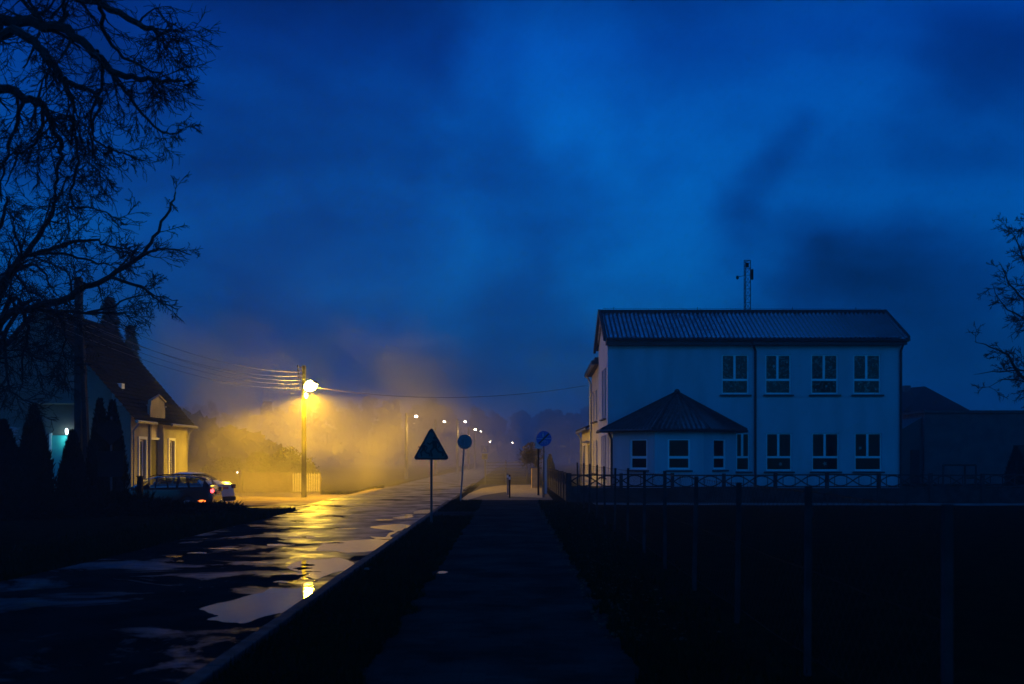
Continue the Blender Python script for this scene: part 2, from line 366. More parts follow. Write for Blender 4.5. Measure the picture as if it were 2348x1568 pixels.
for j in range(len(ys) - 1):
    for i in range(nx - 1): mb.f.append((j * nx + i, j * nx + i + 1, (j + 1) * nx + i + 1, (j + 1) * nx + i))
tag(mb.build('ground', M['soil'], smooth=True), kind='structure')

def road_right(y):
    return -2.45 + 3.2 * sst(60, 260, y) + (3.0 * sst(180, 340, y))
def road_left(y):
    return -7.25 + 3.3 * sst(55, 260, y) + (3.0 * sst(180, 340, y)) - .5 * sst(20, 8, y)
mb = MB(); yy = [-5, 0] + [3 + 2 * i for i in range(60)] + [130 + 10 * i for i in range(20)]
wob_l = lambda y: .12 * mnoise.noise(Vector((y * .45, 3.3, 0)))
for y in yy:
    mb.v.append((road_left(y) + wob_l(y), y, ROADZ)); mb.v.append((road_right(y), y, ROADZ))
for i in range(len(yy) - 1): mb.f.append((2 * i, 2 * i + 1, 2 * i + 3, 2 * i + 2))
tag(mb.build('road', M['road']), kind='structure')

# pavement of small blocks, running ahead of the viewer
def sheet(name, poly, z, m, kind='structure'):
    b = MB(); b.quad(*[(p[0], p[1], z) for p in poly]); return tag(b.build(name, m), kind=kind)
left = []; right = []
rnd = random.Random(4)
for i in range(31):
    y = 2 + i * 1.22
    left.append((-1.2 + .03 * rnd.uniform(-1, 1), y)); right.append((1.05 + .09 * rnd.uniform(-1, 1) + (.06 if y < 12 else 0), y))
mb = MB()
for (a, b_) in zip(left, right): mb.v += [(a[0], a[1], .004), (b_[0], b_[1], .004)]
for i in range(len(left) - 1): mb.f.append((2 * i, 2 * i + 1, 2 * i + 3, 2 * i + 2))
tag(mb.build('pavement', M['paver']), kind='structure')
# crossing strip through the verge
sheet('pavement_crossing', [(-2.28, 28.2), (-1.22, 28.2), (-1.22, 30.4), (-2.28, 30.4)], .008, M['paver'])
# pavement beyond, coloured dark for the unlit ground round the drive
sheet('pavement_far', [(-1.9, 38.65), (1.6, 38.65), (1.7, 60), (-1.9, 60)], .004, M['conc_dark'])
# sandy drive; its outline draws the lamplit area and shadow wedge
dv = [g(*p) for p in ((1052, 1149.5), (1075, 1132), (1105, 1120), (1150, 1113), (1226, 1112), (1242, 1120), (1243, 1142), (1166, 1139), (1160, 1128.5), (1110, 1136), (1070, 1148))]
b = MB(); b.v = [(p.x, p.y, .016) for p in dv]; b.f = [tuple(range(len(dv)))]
tag(b.build('driveway_lit_patch', M['sand']), kind='structure')

# kerb of long stones
kb = MB(); y = -1.0
while y < 62:
    if not (37.5 < y < 49.5):
        kb.box(road_right(y) - .02, road_right(y) + .13, y + .008, y + .99, -.2, .022)
    else:
        kb.box(road_right(y) - .02, road_right(y) + .13, y + .008, y + .99, -.2, -.05)
    y += 1.0
k = kb.build('kerb', M['kerb']); bevel(k, .015); tag(k, kind='structure')

# the side road and the yard on the left, a step lower
yb = MB()
xsy = [-40, -30, -24, -20, -17, -14, -12, -11, -10, -9.5, -9, -8.5, -8, -7.6, -7.32]
def strip(name, y0, y1, m, n=14, dz=.02, x_end=-7.27):
    b = MB(); cols = xsy[:-1] + [x_end]
    for j in range(n + 1):
        yv = y0 + (y1 - y0) * j / n
        for x in cols: b.v.append((x, yv, max(gz(x, yv), -.6) + dz if x > -9.4 else gz(x, yv) + dz))
    k = len(cols)
    for j in range(n):
        for i in range(k - 1): b.f.append((j * k + i, j * k + i + 1, (j + 1) * k + i + 1, (j + 1) * k + i))
    return tag(b.build(name, m, smooth=True), kind='structure')
strip('side_road', 34.2, 44.5, M['side_road'], 20)
strip('yard', 44.5, 60.6, M['yard'], 18)  # yard toned paler than side road: edge of the lamplight painted in
# concrete path in front of the patterned fence
sheet('path', [(2.9, 34.6), (24, 33.9), (24, 35.6), (2.9, 36.3)], .01, M['path_conc'])

# puddles: outlines on the road surface
def crop1(x, y): return ((400 + x / 2.851) / 1.06474, (1120 + y / 2.851) / 1.06474)
PUD = [
 [(260,1045),(370,1010),(470,990),(600,950),(700,930),(735,900),(800,905),(940,902),(985,868),(1060,850),(1020,900),(1042,950),(1020,1005),(960,1045),(880,1060),(700,1100),(620,1130),(540,1150),(440,1140),(300,1122),(380,1090),(300,1065)],
 [(860,750),(900,728),(1000,705),(1130,700),(1200,690),(1290,708),(1330,733),(1388,740),(1340,765),(1200,790),(1130,815),(1050,842),(975,830),(1000,800),(900,778)],
 [(1070,620),(1130,590),(1300,570),(1500,560),(1600,570),(1560,610),(1520,635),(1300,655),(1200,645),(1060,635)],
 [(1430,542),(1540,545),(1560,520),(1600,502),(1430,480),(1500,465),(1640,455),(1720,465),(1680,485),(1620,510),(1580,540),(1600,560),(1560,565),(1480,560)],
 [(1740,372),(1800,355),(1905,357),(1900,376),(1760,382)],
 [(1600,410),(1700,395),(1740,402),(1660,418)],
 [(560,0),(0,0),(0,0)]]
def smooth_poly(pts, n=4):
    out = []; m = len(pts)
    for i in range(m):
        p0, p1, p2, p3 = (Vector(pts[(i + k - 1) % m]) for k in range(4))
        for s in range(n):
            t = s / n
            out.append(.5 * ((2 * p1) + (-p0 + p2) * t + (2 * p0 - 5 * p1 + 4 * p2 - p3) * t * t + (-p0 + 3 * p1 - 3 * p2 + p3) * t ** 3))
    return out
rf2 = random.Random(77)
for (cx_, cy_, rx_, ry_) in ((705, 1296, 16, 2.2), (690, 1304, 22, 2.4), (716, 1311, 14, 2.0), (668, 1316, 26, 2.2), (700, 1327, 18, 2.6), (722, 1334, 10, 2.0), (650, 1334, 20, 2.0), (708, 1345, 9, 2.2), (640, 1250, 30, 1.6), (760, 1245, 26, 1.8), (690, 1232, 30, 1.4), (800, 1212, 26, 1.3), (880, 1192, 20, 1.2), (930, 1180, 16, 1.1),
     (455, 1268, 26, 1.6), (400, 1277, 18, 1.6), (415, 1286, 10, 1.1), (520, 1258, 36, 1.1), (600, 1290, 22, 1.5)):
    PUD.insert(0, [((cx_ * 1.06474 + 1.06474 * rx_ * (1 + rf2.uniform(-.35, .35)) * math.cos(a * math.pi / 4) - 400) * 2.851, (cy_ * 1.06474 + 1.06474 * ry_ * (1 + rf2.uniform(-.5, .5)) * math.sin(a * math.pi / 4) - 1120) * 2.851) for a in range(8)])
plabels = ['long rain puddle at the kerb nearest the viewer, with the lamp mirrored in its tip', '', '', '', '']
for pl in PUD[:-1]:
    w3 = [g(*crop1(*p), ROADZ) for p in pl]
    sp = smooth_poly([(p.x, p.y) for p in w3], 5)
    pts = []
    for i, p in enumerate(sp):
        a = mnoise.noise(Vector((p.x * 5, p.y * 3, 0))) * .05 + mnoise.noise(Vector((p.x * 14, p.y * 9, 4))) * .03
        pts.append((p.x + a, p.y + a * 1.5, ROADZ + .005))
    o = MB(); o.quad(*pts); o = o.build('puddle', M['water']); tag(o, kind='structure')
for pl, z in (([(600, 1189.5), (640, 1187), (700, 1186), (690, 1191), (640, 1192)], None), ([(556, 1163), (600, 1161), (640, 1159), (636, 1163), (590, 1165)], None)):
    w3 = [g(x, y, YARDZ + .02) for x, y in pl]
    if max(p.x for p in w3) > -9.6:
        w3 = [Vector((min(p.x, -9.7), p.y, p.z)) for p in w3]
    o = MB(); o.quad(*[(p.x, p.y, YARDZ + .016) for p in smooth_poly([(p.x, p.y, 0) for p in w3], 4)]); tag(o.build('puddle', M['water']), kind='structure')

# ------------------------------------------------------------------ main building
def window(parent, x0, x1, z0, z1, y, split=True, low=.36, name='window', pm='pane'):
    """casement in a wall facing the viewer: frame, sashes above a fixed light, sill"""
    fr = MB(); t = .055; yb_ = y + .12
    ztr = z0 + (z1 - z0) * low
    fr.box(x0, x0 + t, yb_ - .06, yb_, z0, z1); fr.box(x1 - t, x1, yb_ - .06, yb_, z0, z1)
    fr.box(x0 + t, x1 - t, yb_ - .06, yb_, z0, z0 + t); fr.box(x0 + t, x1 - t, yb_ - .06, yb_, z1 - t * .8, z1)
    fr.box(x0 + t, x1 - t, yb_ - .065, yb_, ztr - .045, ztr + .045)
    if split:
        xm = (x0 + x1) / 2 - .02; fr.box(xm - .047, xm + .047, yb_ - .07, yb_, ztr + .045, z1 - t * .8)
    f = fr.build(name, M['pvc'], parent)
    g_ = MB(); g_.quad((x0 + t * .5, yb_ - .03, z0 + t * .5), (x1 - t * .5, yb_ - .03, z0 + t * .5), (x1 - t * .5, yb_ - .03, z1 - t * .4), (x0 + t * .5, yb_ - .03, z1 - t * .4))
    g_.build('pane', M[pm], f)
    s = MB(); s.box(x0 - .09, x1 + .09, y - .13, y + .06, z0 - .10, z0 - .035); s.build('sill', M['dark_trim'], f)
    return f
def wall_with_holes(mb, x0, x1, z0, z1, y, holes, depth=.16):
    """wall sheet in an XZ plane with real openings and reveals"""
    X = sorted({x0, x1, *[h[0] for h in holes], *[h[1] for h in holes]}); Z = sorted({z0, z1, *[h[2] for h in holes], *[h[3] for h in holes]})
    for i in range(len(X) - 1):
        for j in range(len(Z) - 1):
            cx, cz = (X[i] + X[i + 1]) / 2, (Z[j] + Z[j + 1]) / 2
            if any(h[0] < cx < h[1] and h[2] < cz < h[3] for h in holes): continue
            mb.quad((X[i], y, Z[j]), (X[i + 1], y, Z[j]), (X[i + 1], y, Z[j + 1]), (X[i], y, Z[j + 1]))
    for a, b, c, d in holes:
        mb.quad((a, y, c), (a, y + depth, c), (a, y + depth, d), (a, y, d)); mb.quad((b, y, c), (b, y, d), (b, y + depth, d), (b, y + depth, c))
        mb.quad((a, y, d), (a, y + depth, d), (b, y + depth, d), (b, y, d)); mb.quad((a, y, c), (b, y, c), (b, y + depth, c), (a, y + depth, c))

BY = 41.8; BX0 = 4.02; BX1 = 16.32; BACK = 46.2; RIDGEY = 44.0
kx = BY / F
def bx(px): return (px - 1174) * kx
def bz(py): return CAMH + (HZ - py) * kx
school = thing('school_building', 'pale two-storey rendered building with ribbed gable roof and hip-roofed bay', 'building', (0, 0, 0))
EZ = bz(787)
holes = []
ups = [(1655, 1717), (1755, 1814), (1860, 1922), (1957, 2020)]
los = [(1688, 1719), (1757, 1816), (1862, 1924), (1960, 2022)]
for a, b_ in ups: holes.append((bx(a), bx(b_), bz(903), bz(813)))
for a, b_ in los: holes.append((bx(a), bx(b_), bz(1079), bz(993)))
wm = MB(); wall_with_holes(wm, BX0, BX1, -.1, EZ + .25, BY, holes)
# left side wall with openings, seen edge-on
sideh = [(42.7, 44.7, 3.35, 5.5)]
def side_wall(mb, x, y0, y1, z0, z1, holes, d=.14):
    Y = sorted({y0, y1, *[h[0] for h in holes], *[h[1] for h in holes]}); Z = sorted({z0, z1, *[h[2] for h in holes], *[h[3] for h in holes]})
    for i in range(len(Y) - 1):
        for j in range(len(Z) - 1):
            cx, cz = (Y[i] + Y[i + 1]) / 2, (Z[j] + Z[j + 1]) / 2
            if any(h[0] < cx < h[1] and h[2] < cz < h[3] for h in holes): continue
            mb.quad((x, Y[i], Z[j]), (x, Y[i + 1], Z[j]), (x, Y[i + 1], Z[j + 1]), (x, Y[i], Z[j + 1]))
    for a, b, c, e in holes:
        s = d if d > 0 else d
        mb.quad((x, a, c), (x + s, a, c), (x + s, a, e), (x, a, e)); mb.quad((x, b, c), (x, b, e), (x + s, b, e), (x + s, b, c))
        mb.quad((x, a, e), (x + s, a, e), (x + s, b, e), (x, b, e)); mb.quad((x, a, c), (x, b, c), (x + s, b, c), (x + s, a, c))
for (px, py, r_d) in ((1765, 873, .05), (1872, 893, .05), (1896, 885, .07), (1971, 880, .05), (2010, 892, .05), (1791, 1064, .09), (1893, 1063, .10), (1974, 1027, .08), (1776, 839, .08), (1806, 830, .06)):
    d_ = MB(); n_ = 10; d_.prism([(bx(px) + r_d * (1 if i % 2 else .55) * math.cos(math.pi * i / n_ * 2), BY + .084, bz(py) + r_d * (1 if i % 2 else .55) * math.sin(math.pi * i / n_ * 2)) for i in range(n_)], (0, .002, 0)); d_.build('window_ornament', M['ornament'], school)
sideh = [(42.5, 43.3, 3.35, 5.5), (43.7, 44.5, 3.35, 5.5), (42.4, 43.0, .8, 2.6), (43.3, 43.9, .8, 2.6), (44.2, 44.8, .8, 2.6)]
side_wall(wm, BX0, BY, BACK, -.1, EZ + .2, sideh)
side_wall(wm, BX1, BY, BACK, -.1, EZ + .2, [])
wm.quad((BX0, BACK, -.1), (BX1, BACK, -.1), (BX1, BACK, EZ), (BX0, BACK, EZ))
RZ = CAMH + (HZ - 716) * RIDGEY / F
for x in (BX0, BX1): wm.quad((x, BY, EZ + .2), (x, BACK, EZ + .2), (x, RIDGEY, RZ - .12))
wm.build('wall', M['plaster'], school)
for a, b_ in ups: window(school, bx(a), bx(b_), bz(903), bz(813), BY)
for a, b_ in los: window(school, bx(a), bx(b_), bz(1079), bz(993), BY, pm='glass')
for a, b_, c, d in sideh:
    f = MB(); f.box(BX0 + .08, BX0 + .13, a, a + .06, c, d); f.box(BX0 + .08, BX0 + .13, b_ - .06, b_, c, d); f.box(BX0 + .08, BX0 + .13, a + .06, b_ - .06, c, c + .06); f.box(BX0 + .08, BX0 + .13, a + .06, b_ - .06, d - .06, d)
    fo = f.build('window', M['pvc'], school)
    p = MB(); p.quad((BX0 + .12, a, c), (BX0 + .12, b_, c), (BX0 + .12, b_, d), (BX0 + .12, a, d)); p.build('pane', M['curtain'], fo)
    s = MB(); s.box(BX0 - .12, BX0 + .05, a - .05, b_ + .05, c - .08, c - .03); s.build('sill', M['dark_trim'], fo)
# ribbed roof
def ribbed(x0, x1, ya, za, yb_, zb, pitch=.186, amp=.022, steps=10, m=None, name='roof', parent=None, step_h=.005):
    mb = MB(); prof_ = ((0, 0), (.5, .052), (.62, 0)); cols_ = []
    k = 0
    while x0 + k * pitch < x1:
        for s_, h_ in prof_:
            if x0 + (k + s_) * pitch < x1: cols_.append((x0 + (k + s_) * pitch, h_))
        k += 1
    cols_.append((x1, 0)); n = len(cols_) - 1; rows = steps * 2
    nrm_ = Vector((0, -(zb - za), (yb_ - ya))).normalized()
    for j in range(rows + 1):
        st = j // 2 + (j % 2); t = (st / steps) if j % 2 == 0 else st / steps - 1e-3 / steps
        t = min(1, (j // 2) / steps + (.98 / steps if j % 2 else 0))
        lift = step_h * (1 - (1 if j % 2 else 0))
        for i in range(n + 1):
            x, h = cols_[i]; h += lift
            mb.v.append((x, ya + (yb_ - ya) * t + nrm_.y * h, za + (zb - za) * t + nrm_.z * h))
    for j in range(rows):
        for i in range(n): a = j * (n + 1) + i; mb.f.append((a, a + 1, a + n + 2, a + n + 1))
    return mb.build(name, m, parent)
EY = BY - .42; EZe = CAMH + (HZ - 775) * EY / F
rf = ribbed(BX0 - .12, BX1 + .16, EY, EZe, RIDGEY, RZ, m=M['roof'], parent=school)
back = MB(); back.quad((BX0 - .12, RIDGEY, RZ), (BX1 + .16, RIDGEY, RZ), (BX1 + .16, BACK + .3, EZe), (BX0 - .12, BACK + .3, EZe)); back.build('roof_back', M['roof'], school)
rd = MB(); rd.tube([(BX0 - .2, RIDGEY, RZ + .03), (BX1 + .2, RIDGEY, RZ + .03)], .09, 8)
for x in (BX0 - .22, BX1 + .12):
    rd.prism([(x, EY - .02, EZe - .12), (x, EY - .02, EZe + .09), (x, RIDGEY, RZ + .13), (x, BACK + .3, EZe + .09), (x, BACK + .3, EZe - .12), (x, RIDGEY, RZ - .1)], (.11, 0, 0))
for x in (4.5, 8.2, 12.4, 15.2): rd.tube([(x, RIDGEY, RZ + .05), (x, RIDGEY, RZ + .24)], .015, 5)
rd.tube([(BX0, RIDGEY, RZ + .17), (BX1, RIDGEY, RZ + .15)], .008, 4)
rd.build('ridge_cap', M['dark_trim'], rf)
fc = MB(); fc.box(BX0 - .1, BX1 + .12, EY + .01, BY - .003, EZe - .27, EZe - .06); fc.build('fascia', M['dark_trim'], school)
gt = MB(); gt.tube([(BX0 - .1, EY - .04, EZe - .05), (BX1 + .15, EY - .04, EZe - .09)], .07, 8)
gt.build('gutter', M['dark_trim'], school)
for px, z0 in ((1731, 0), (2064, 0)):
    d = MB(); x = bx(px); d.tube([(x - .25 if px < 2000 else x, EY - .03, EZe - .12), (x, BY - .09, EZe - .5), (x, BY - .09, .1)], .055, 8); d.build('downpipe', M['dark_trim'], school)

# bay with hipped roof
bay = [(4.05, BY), (4.05, 40.1), (5.55, 38.7), (7.45, 38.7), (9.0, 40.1), (9.0, BY)]
BZ = CAMH + (HZ - 986) * 39.3 / F
wb = MB()
def wall_seg(mb, p, r, z0, z1, hole=None):
    p = Vector((*p, 0)); r = Vector((*r, 0)); L = (r - p).length; u = (r - p) / L; n = Vector((u.y, -u.x, 0))
    def P(s, z, d=0): v = p + u * s - n * d; return (v.x, v.y, z)
    if not hole: mb.quad(P(0, z0), P(L, z0), P(L, z1), P(0, z1)); return P
    a, b_, c, d = hole
    mb.quad(P(0, z0), P(L, z0), P(L, c), P(0, c)); mb.quad(P(0, d), P(L, d), P(L, z1), P(0, z1)); mb.quad(P(0, c), P(a, c), P(a, d), P(0, d)); mb.quad(P(b_, c), P(L, c), P(L, d), P(b_, d))
    for q4 in (((a, c), (a, d)), ((a, d), (b_, d)), ((b_, d), (b_, c)), ((b_, c), (a, c))):
        mb.quad(P(*q4[0]), P(*q4[1]), P(*q4[1], .12), P(*q4[0], .12))
    return P
wz0 = CAMH + (HZ - 1076) * 39 / F; wz1 = CAMH + (HZ - 1007) * 39 / F
segs = [(0, None), (1, (.86, 1.70)), (2, (.5, 1.38)), (3, (.62, 1.44)), (4, None)]
frames = []
for i, h in segs:
    hole = (h[0], h[1], wz0, wz1) if h else None
    P = wall_seg(wb, bay[i], bay[i + 1], -.1, BZ + .1, hole)
    if hole: frames.append((P, hole))
wb.build('bay_wall', M['plaster'], school)
for P, (a, b_, c, d) in frames:
    fr = MB(); t = .07; zt = c + (d - c) * .40
    def bar(s0, s1, z0, z1):
        fr.prism([P(s0, z0, .03), P(s1, z0, .03), P(s1, z1, .03), P(s0, z1, .03)], Vector(P(0, 0, .10)) - Vector(P(0, 0, .03)))
    bar(a, a + t, c, d); bar(b_ - t, b_, c, d); bar(a + t, b_ - t, c, c + t); bar(a + t, b_ - t, d - t * .6, d); bar(a + t, b_ - t, zt - .05, zt + .05)
    fo = fr.build('window', M['pvc'], school)
    gl = MB(); gl.quad(P(a, c, .07), P(b_, c, .07), P(b_, d, .07), P(a, d, .07)); gl.build('pane', M['glass'], fo)
    s = MB(); s.prism([P(a - .08, c - .09, -.1), P(b_ + .08, c - .09, -.1), P(b_ + .08, c - .03, -.1), P(a - .08, c - .03, -.1)], Vector(P(0, 0, .02)) - Vector(P(0, 0, -.1)))
    s.build('sill', M['dark_trim'], fo)
# bay roof: ribs run up each face
apex = Vector((bx(1552), BY - .02, bz(900)))
eav = [Vector((x, y, BZ)) for x, y in ((3.58, BY - .02), (3.58, 39.95), (5.4, 38.3), (7.6, 38.3), (9.42, 39.95), (9.42, BY - .02))]
br = MB()
for i in range(5):
    a, b_ = eav[i], eav[i + 1]; n = max(6, int((b_ - a).length / .186 * 6))
    nr = (b_ - a).cross(apex - a).normalized()
    if nr.z < 0: nr = -nr
    K = 7; base = len(br.v)
    for j in range(K + 1):
        t = j / K
        for s in range(n + 1):
            p = a.lerp(b_, s / n).lerp(apex, t)
            wx = (a.lerp(b_, s / n) - a).length * (1 - t) + (apex - a).dot((b_ - a).normalized()) * t
            h = .025 * math.cos(2 * math.pi * wx / .186) + .03
            br.v.append(tuple(p + nr * h * (1 if t < 1 else 0)))
    for j in range(K):
        for s in range(n): c = base + j * (n + 1) + s; br.f.append((c, c + 1, c + n + 2, c + n + 1))
bro = br.build('bay_roof', M['roof_dull'], school)
ed = MB()
for i in range(5):
    ed.tube([eav[i] + Vector((0, 0, -.02)), eav[i + 1] + Vector((0, 0, -.02))], .065, 6)
for i in (1, 2, 3, 4): ed.tube([eav[i] + Vector((0, 0, .05)), apex + Vector((0, 0, .03))], .05, 6)
ed.sphere(apex + Vector((0, -.05, .03)), .12)
ed.build('eaves_trim', M['dark_trim'], bro)
sf = MB(); sf.quad(*[(p.x, p.y, BZ - .05) for p in eav]); sf.build('soffit', M['dark_trim'], school)
d = MB(); d.tube([(3.9, 39.95, BZ - .1), (4.0, 40.0, BZ - .35), (4.0, 40.0, 0)], .045, 8); d.build('downpipe', M['dark_trim'], school)

# the two lower wings behind
wing = MB(); side_wall(wing, 4.06, BACK, 50.6, -.1, 6.0, [(47.4, 48.2, 3.4, 4.9), (48.9, 49.7, 3.4, 4.9), (47.3, 48.3, .9, 2.5), (49.0, 49.7, .9, 2.5)])
side_wall(wing, 13.5, BACK + .01, 50.6, -.1, 6.0, [])
wing.quad((4.06, 50.6, -.1), (13.5, 50.6, -.1), (13.5, 50.6, 6), (4.06, 50.6, 6)); wing.build('wing_wall', M['plaster2'], school)
for a, b_, c, d in [(47.4, 48.2, 3.4, 4.9), (48.9, 49.7, 3.4, 4.9), (47.3, 48.3, .9, 2.5), (49.0, 49.7, .9, 2.5)]:
    f = MB(); f.box(4.1, 4.16, a, a + .07, c, d); f.box(4.1, 4.16, b_ - .07, b_, c, d); f.box(4.1, 4.16, a + .07, b_ - .07, c, c + .07); f.box(4.1, 4.16, a + .07, b_ - .07, d - .07, d)
    fo = f.build('window', M['pvc'], school); p = MB(); p.quad((4.15, a, c), (4.15, b_, c), (4.15, b_, d), (4.15, a, d)); p.build('pane', M['glass'], fo)
    s = MB(); s.box(3.92, 4.1, a - .06, b_ + .06, c - .08, c - .03); s.build('sill', M['dark_trim'], fo)
wr = MB(); wr.prism([(3.7, 46.25, 6.0), (13.8, 46.25, 6.0), (13.8, 50.9, 5.75), (3.7, 50.9, 5.75)], (0, 0, .16)); wr.prism([(3.85, 46.3, 6.16), (13.4, 46.3, 6.16), (13.4, 50.6, 5.95), (3.85, 50.6, 5.95)], (0, 0, .14)); wr.build('wing_roof', M['dark_trim'], school)
wp = MB(); wp.tube([(3.78, 50.5, 5.8), (3.98, 50.4, 5.4), (3.98, 50.4, 0)], .055, 8); wp.tube([(3.78, 46.4, 5.98), (3.78, 50.9, 5.78)], .07, 8); wp.build('gutter', M['zinc'], school)
low = MB(); side_wall(low, 4.08, 50.6, 58.2, -.1, 3.15, [(52.2, 53.3, .1, 2.3), (55.6, 56.8, .9, 2.3)])
low.quad((4.08, 58.2, -.1), (11, 58.2, -.1), (11, 58.2, 3.15), (4.08, 58.2, 3.15)); side_wall(low, 11, 50.61, 58.2, -.1, 3.15, []); low.build('annex_wall', M['plaster2'], school)
lp = MB(); lp.box(4.18, 4.22, 52.2, 53.3, .1, 2.3); lp.build('door', M['dark_trim'], school)
lp = MB(); lp.box(4.18, 4.22, 55.6, 56.8, .9, 2.3); lp.build('window', M['glass'], school)
lr = MB(); lr.prism([(3.75, 50.55, 3.1), (3.75, 58.5, 3.1), (7.5, 58.5, 4.6), (7.5, 50.55, 4.6)], (0, 0, .12)); lr.prism([(11.3, 50.55, 3.1), (7.5, 50.55, 4.6), (7.5, 58.5, 4.6), (11.3, 58.5, 3.1)], (0, 0, .12)); lr.build('annex_roof', M['roof_tile'], school)
lq = MB(); lq.tube([(3.78, 50.7, 3.1), (3.78, 58.4, 3.06)], .07, 8); lq.tube([(3.8, 57.9, 3.05), (4.0, 57.8, 2.7), (4.0, 57.8, 0)], .05, 8); lq.box(3.8, 4.08, 51.5, 54.2, 2.42, 2.5); lq.build('gutter', M['zinc'], school)

# lattice mast behind the building
mast = thing('lattice_mast', 'slim lattice radio mast with small antennas rising behind the ribbed roof', 'mast', (0, 0, 0))
mD = 48.6; mx = (1712 - 1174) * mD / F; mt = CAMH + (HZ - 598) * mD / F; hw = 9 * mD / F
lat = MB(); legs = [(mx - hw * .8, mD - .15), (mx + hw * .8, mD - .15), (mx, mD + .2)]
for l in legs: lat.tube([(*l, 5.9), (*l, mt)], .02, 5)
z = 5.9; kk = 0
while z < mt - .1:
    for i in range(3):
        a, b_ = legs[i], legs[(i + 1) % 3]
        if kk % 2: a, b_ = b_, a
        lat.tube([(*a, z), (*b_, z + .33)], .010, 4); lat.tube([(*a, z), (*b_, z)], .008, 4)
    z += .33; kk += 1
for i in range(3): lat.tube([(*legs[i], mt), (*legs[(i + 1) % 3], mt)], .015, 4)
lat.build('lattice', M['black'], mast)
an = MB(); an.box(mx + hw * .8 + .02, mx + hw * .8 + .12, mD - .25, mD - .12, mt - .95, mt - .45); an.build('panel_antenna', M['black'], mast); an = MB(); an.tube([(mx - hw, mD - .15, mt - .75), (mx - hw - .3, mD - .2, mt - .82)], .015, 5); an.sphere((mx - hw - .3, mD - .2, mt - .85), (.07, .03, .1), 8, 6); an.build('antenna', M['black'], mast); an = MB(); an.box(mx - .1, mx + .06, mD - .2, mD - .15, mt - .35, mt - .12)
an.build('junction_box', M['black'], mast)
mb = MB(); mb.box(mx - .4, mx + .4, mD - .4, mD + .4, 5.7, 5.92); mb.build('base', M['conc_dark'], mast)

# ------------------------------------------------------------------ patterned concrete fence (front run and run along the pavement)
def concrete_fence(p0, p1, n, label, hi=1.03):
    p0 = Vector((*p0, 0)); p1 = Vector((*p1, 0)); u = (p1 - p0) / n; L = u.length; u = u / L; nv = Vector((-u.y, u.x, 0))
    root = thing('concrete_fence', label, 'fence', (0, 0, 0))
    def bxx(mb, s0, s1, z0, z1, d):
        a = p0 + u * s0 - nv * d / 2; b = p0 + u * s1 - nv * d / 2
        mb.prism([(a.x, a.y, z0), (b.x, b.y, z0), (b.x, b.y, z1), (a.x, a.y, z1)], nv * d)
    r_ = random.Random(7)
    for i in range(n + 1):
        m_ = MB(); bxx(m_, i * L - .06, i * L + .06, -.1, hi + .05 + r_.uniform(-.02, .02), .13); m_.build('post', M['conc_fence'], root)
    for i in range(n):
        s0 = i * L + .06; s1 = (i + 1) * L - .06; dz = r_.uniform(-.02, .02)
        lo_ = MB(); bxx(lo_, s0, s1, -.02, hi - .50, .05); bxx(lo_, s0, s1, hi - .56, hi - .52, .065); lo_.build('solid_panel', M['conc_fence'], root)
        t_ = MB(); bxx(t_, s0, s1, hi - .05 + dz, hi + dz, .05); bxx(t_, s0, s1, hi - .49 + dz, hi - .44 + dz, .05)
        zc = hi - .245 + dz; A = .195; per = (s1 - s0) / 2
        for sg in (1, -1):
            pts = []
            for k_ in range(25):
                s = s0 + (s1 - s0) * k_ / 24
                v = p0 + u * s; pts.append((v.x, v.y, zc + sg * A * math.sin(math.pi * (s - s0) / per) ))
            t_.tube(pts, .022, 4)
        for k_ in range(4):
            s = s0 + (s1 - s0) * (k_ + .5) / 4; bxx(t_, s - .012, s + .012, zc - A, zc + A, .03)
        t_.build('lattice_panel', M['conc_fence'], root)
    return root
concrete_fence((2.15, 37.0), (23.05, 36.6), 11, 'precast concrete fence of looped lattice panels across the front of the pale building')
concrete_fence((2.1, 37.6), (1.95, 58.5), 11, 'precast concrete fence running away along the pavement towards the yellow pillar')

# ------------------------------------------------------------------ wire fence along the dark plot
wf = thing('wire_fence', 'long wire mesh fence on slim concrete posts beside the pavement', 'fence', (0, 0, 0))
pys = [5.3 + 2.46 * i for i in range(13)]
r_ = random.Random(3)
for i, y in enumerate(pys):
    m_ = MB(); s = .023; tz = 1.46 + r_.uniform(-.03, .03); lx = r_.uniform(-.03, .03); xx = 2.32 + r_.uniform(-.02, .02)
    m_.v += [(xx - s, y - s, -.1), (xx + s, y - s, -.1), (xx + s, y + s, -.1), (xx - s, y + s, -.1), (xx - s + lx, y - s, tz), (xx + s + lx, y - s, tz), (xx + s + lx, y + s, tz), (xx - s + lx, y + s, tz)]
    for f in ((0, 3, 2, 1), (4, 5, 6, 7), (0, 1, 5, 4), (1, 2, 6, 5), (2, 3, 7, 6), (3, 0, 4, 7)): m_.f.append(f)
    m_.build('post', M['conc_post'], wf)
wm_ = MB()
for i in range(len(pys) - 1):
    y0, y1 = pys[i], pys[i + 1]
    for z in (.12, .8, 1.42): wm_.tube([(2.36, y0, z), (2.36, (y0 + y1) / 2, z - .015), (2.36, y1, z)], .003, 3, False)
    st = .14 if i < 6 else .24; k_ = int((y1 - y0 + 1.3) / st)
    for j in range(k_):
        for sg in (1, -1):
            ya = y0 + j * st - 1.3; yb2 = ya + 1.3
            za, zb = (.12, 1.42) if sg > 0 else (1.42, .12)
            a, b_ = max(ya, y0), min(yb2, y1)
            if b_ <= a: continue
            f0 = (a - ya) / 1.3; f1 = (b_ - ya) / 1.3
            wm_.tube([(2.36, a, za + (zb - za) * f0), (2.36, b_, za + (zb - za) * f1)], .0015, 3, False)
wm_.build('wire_mesh', M['black'], wf)

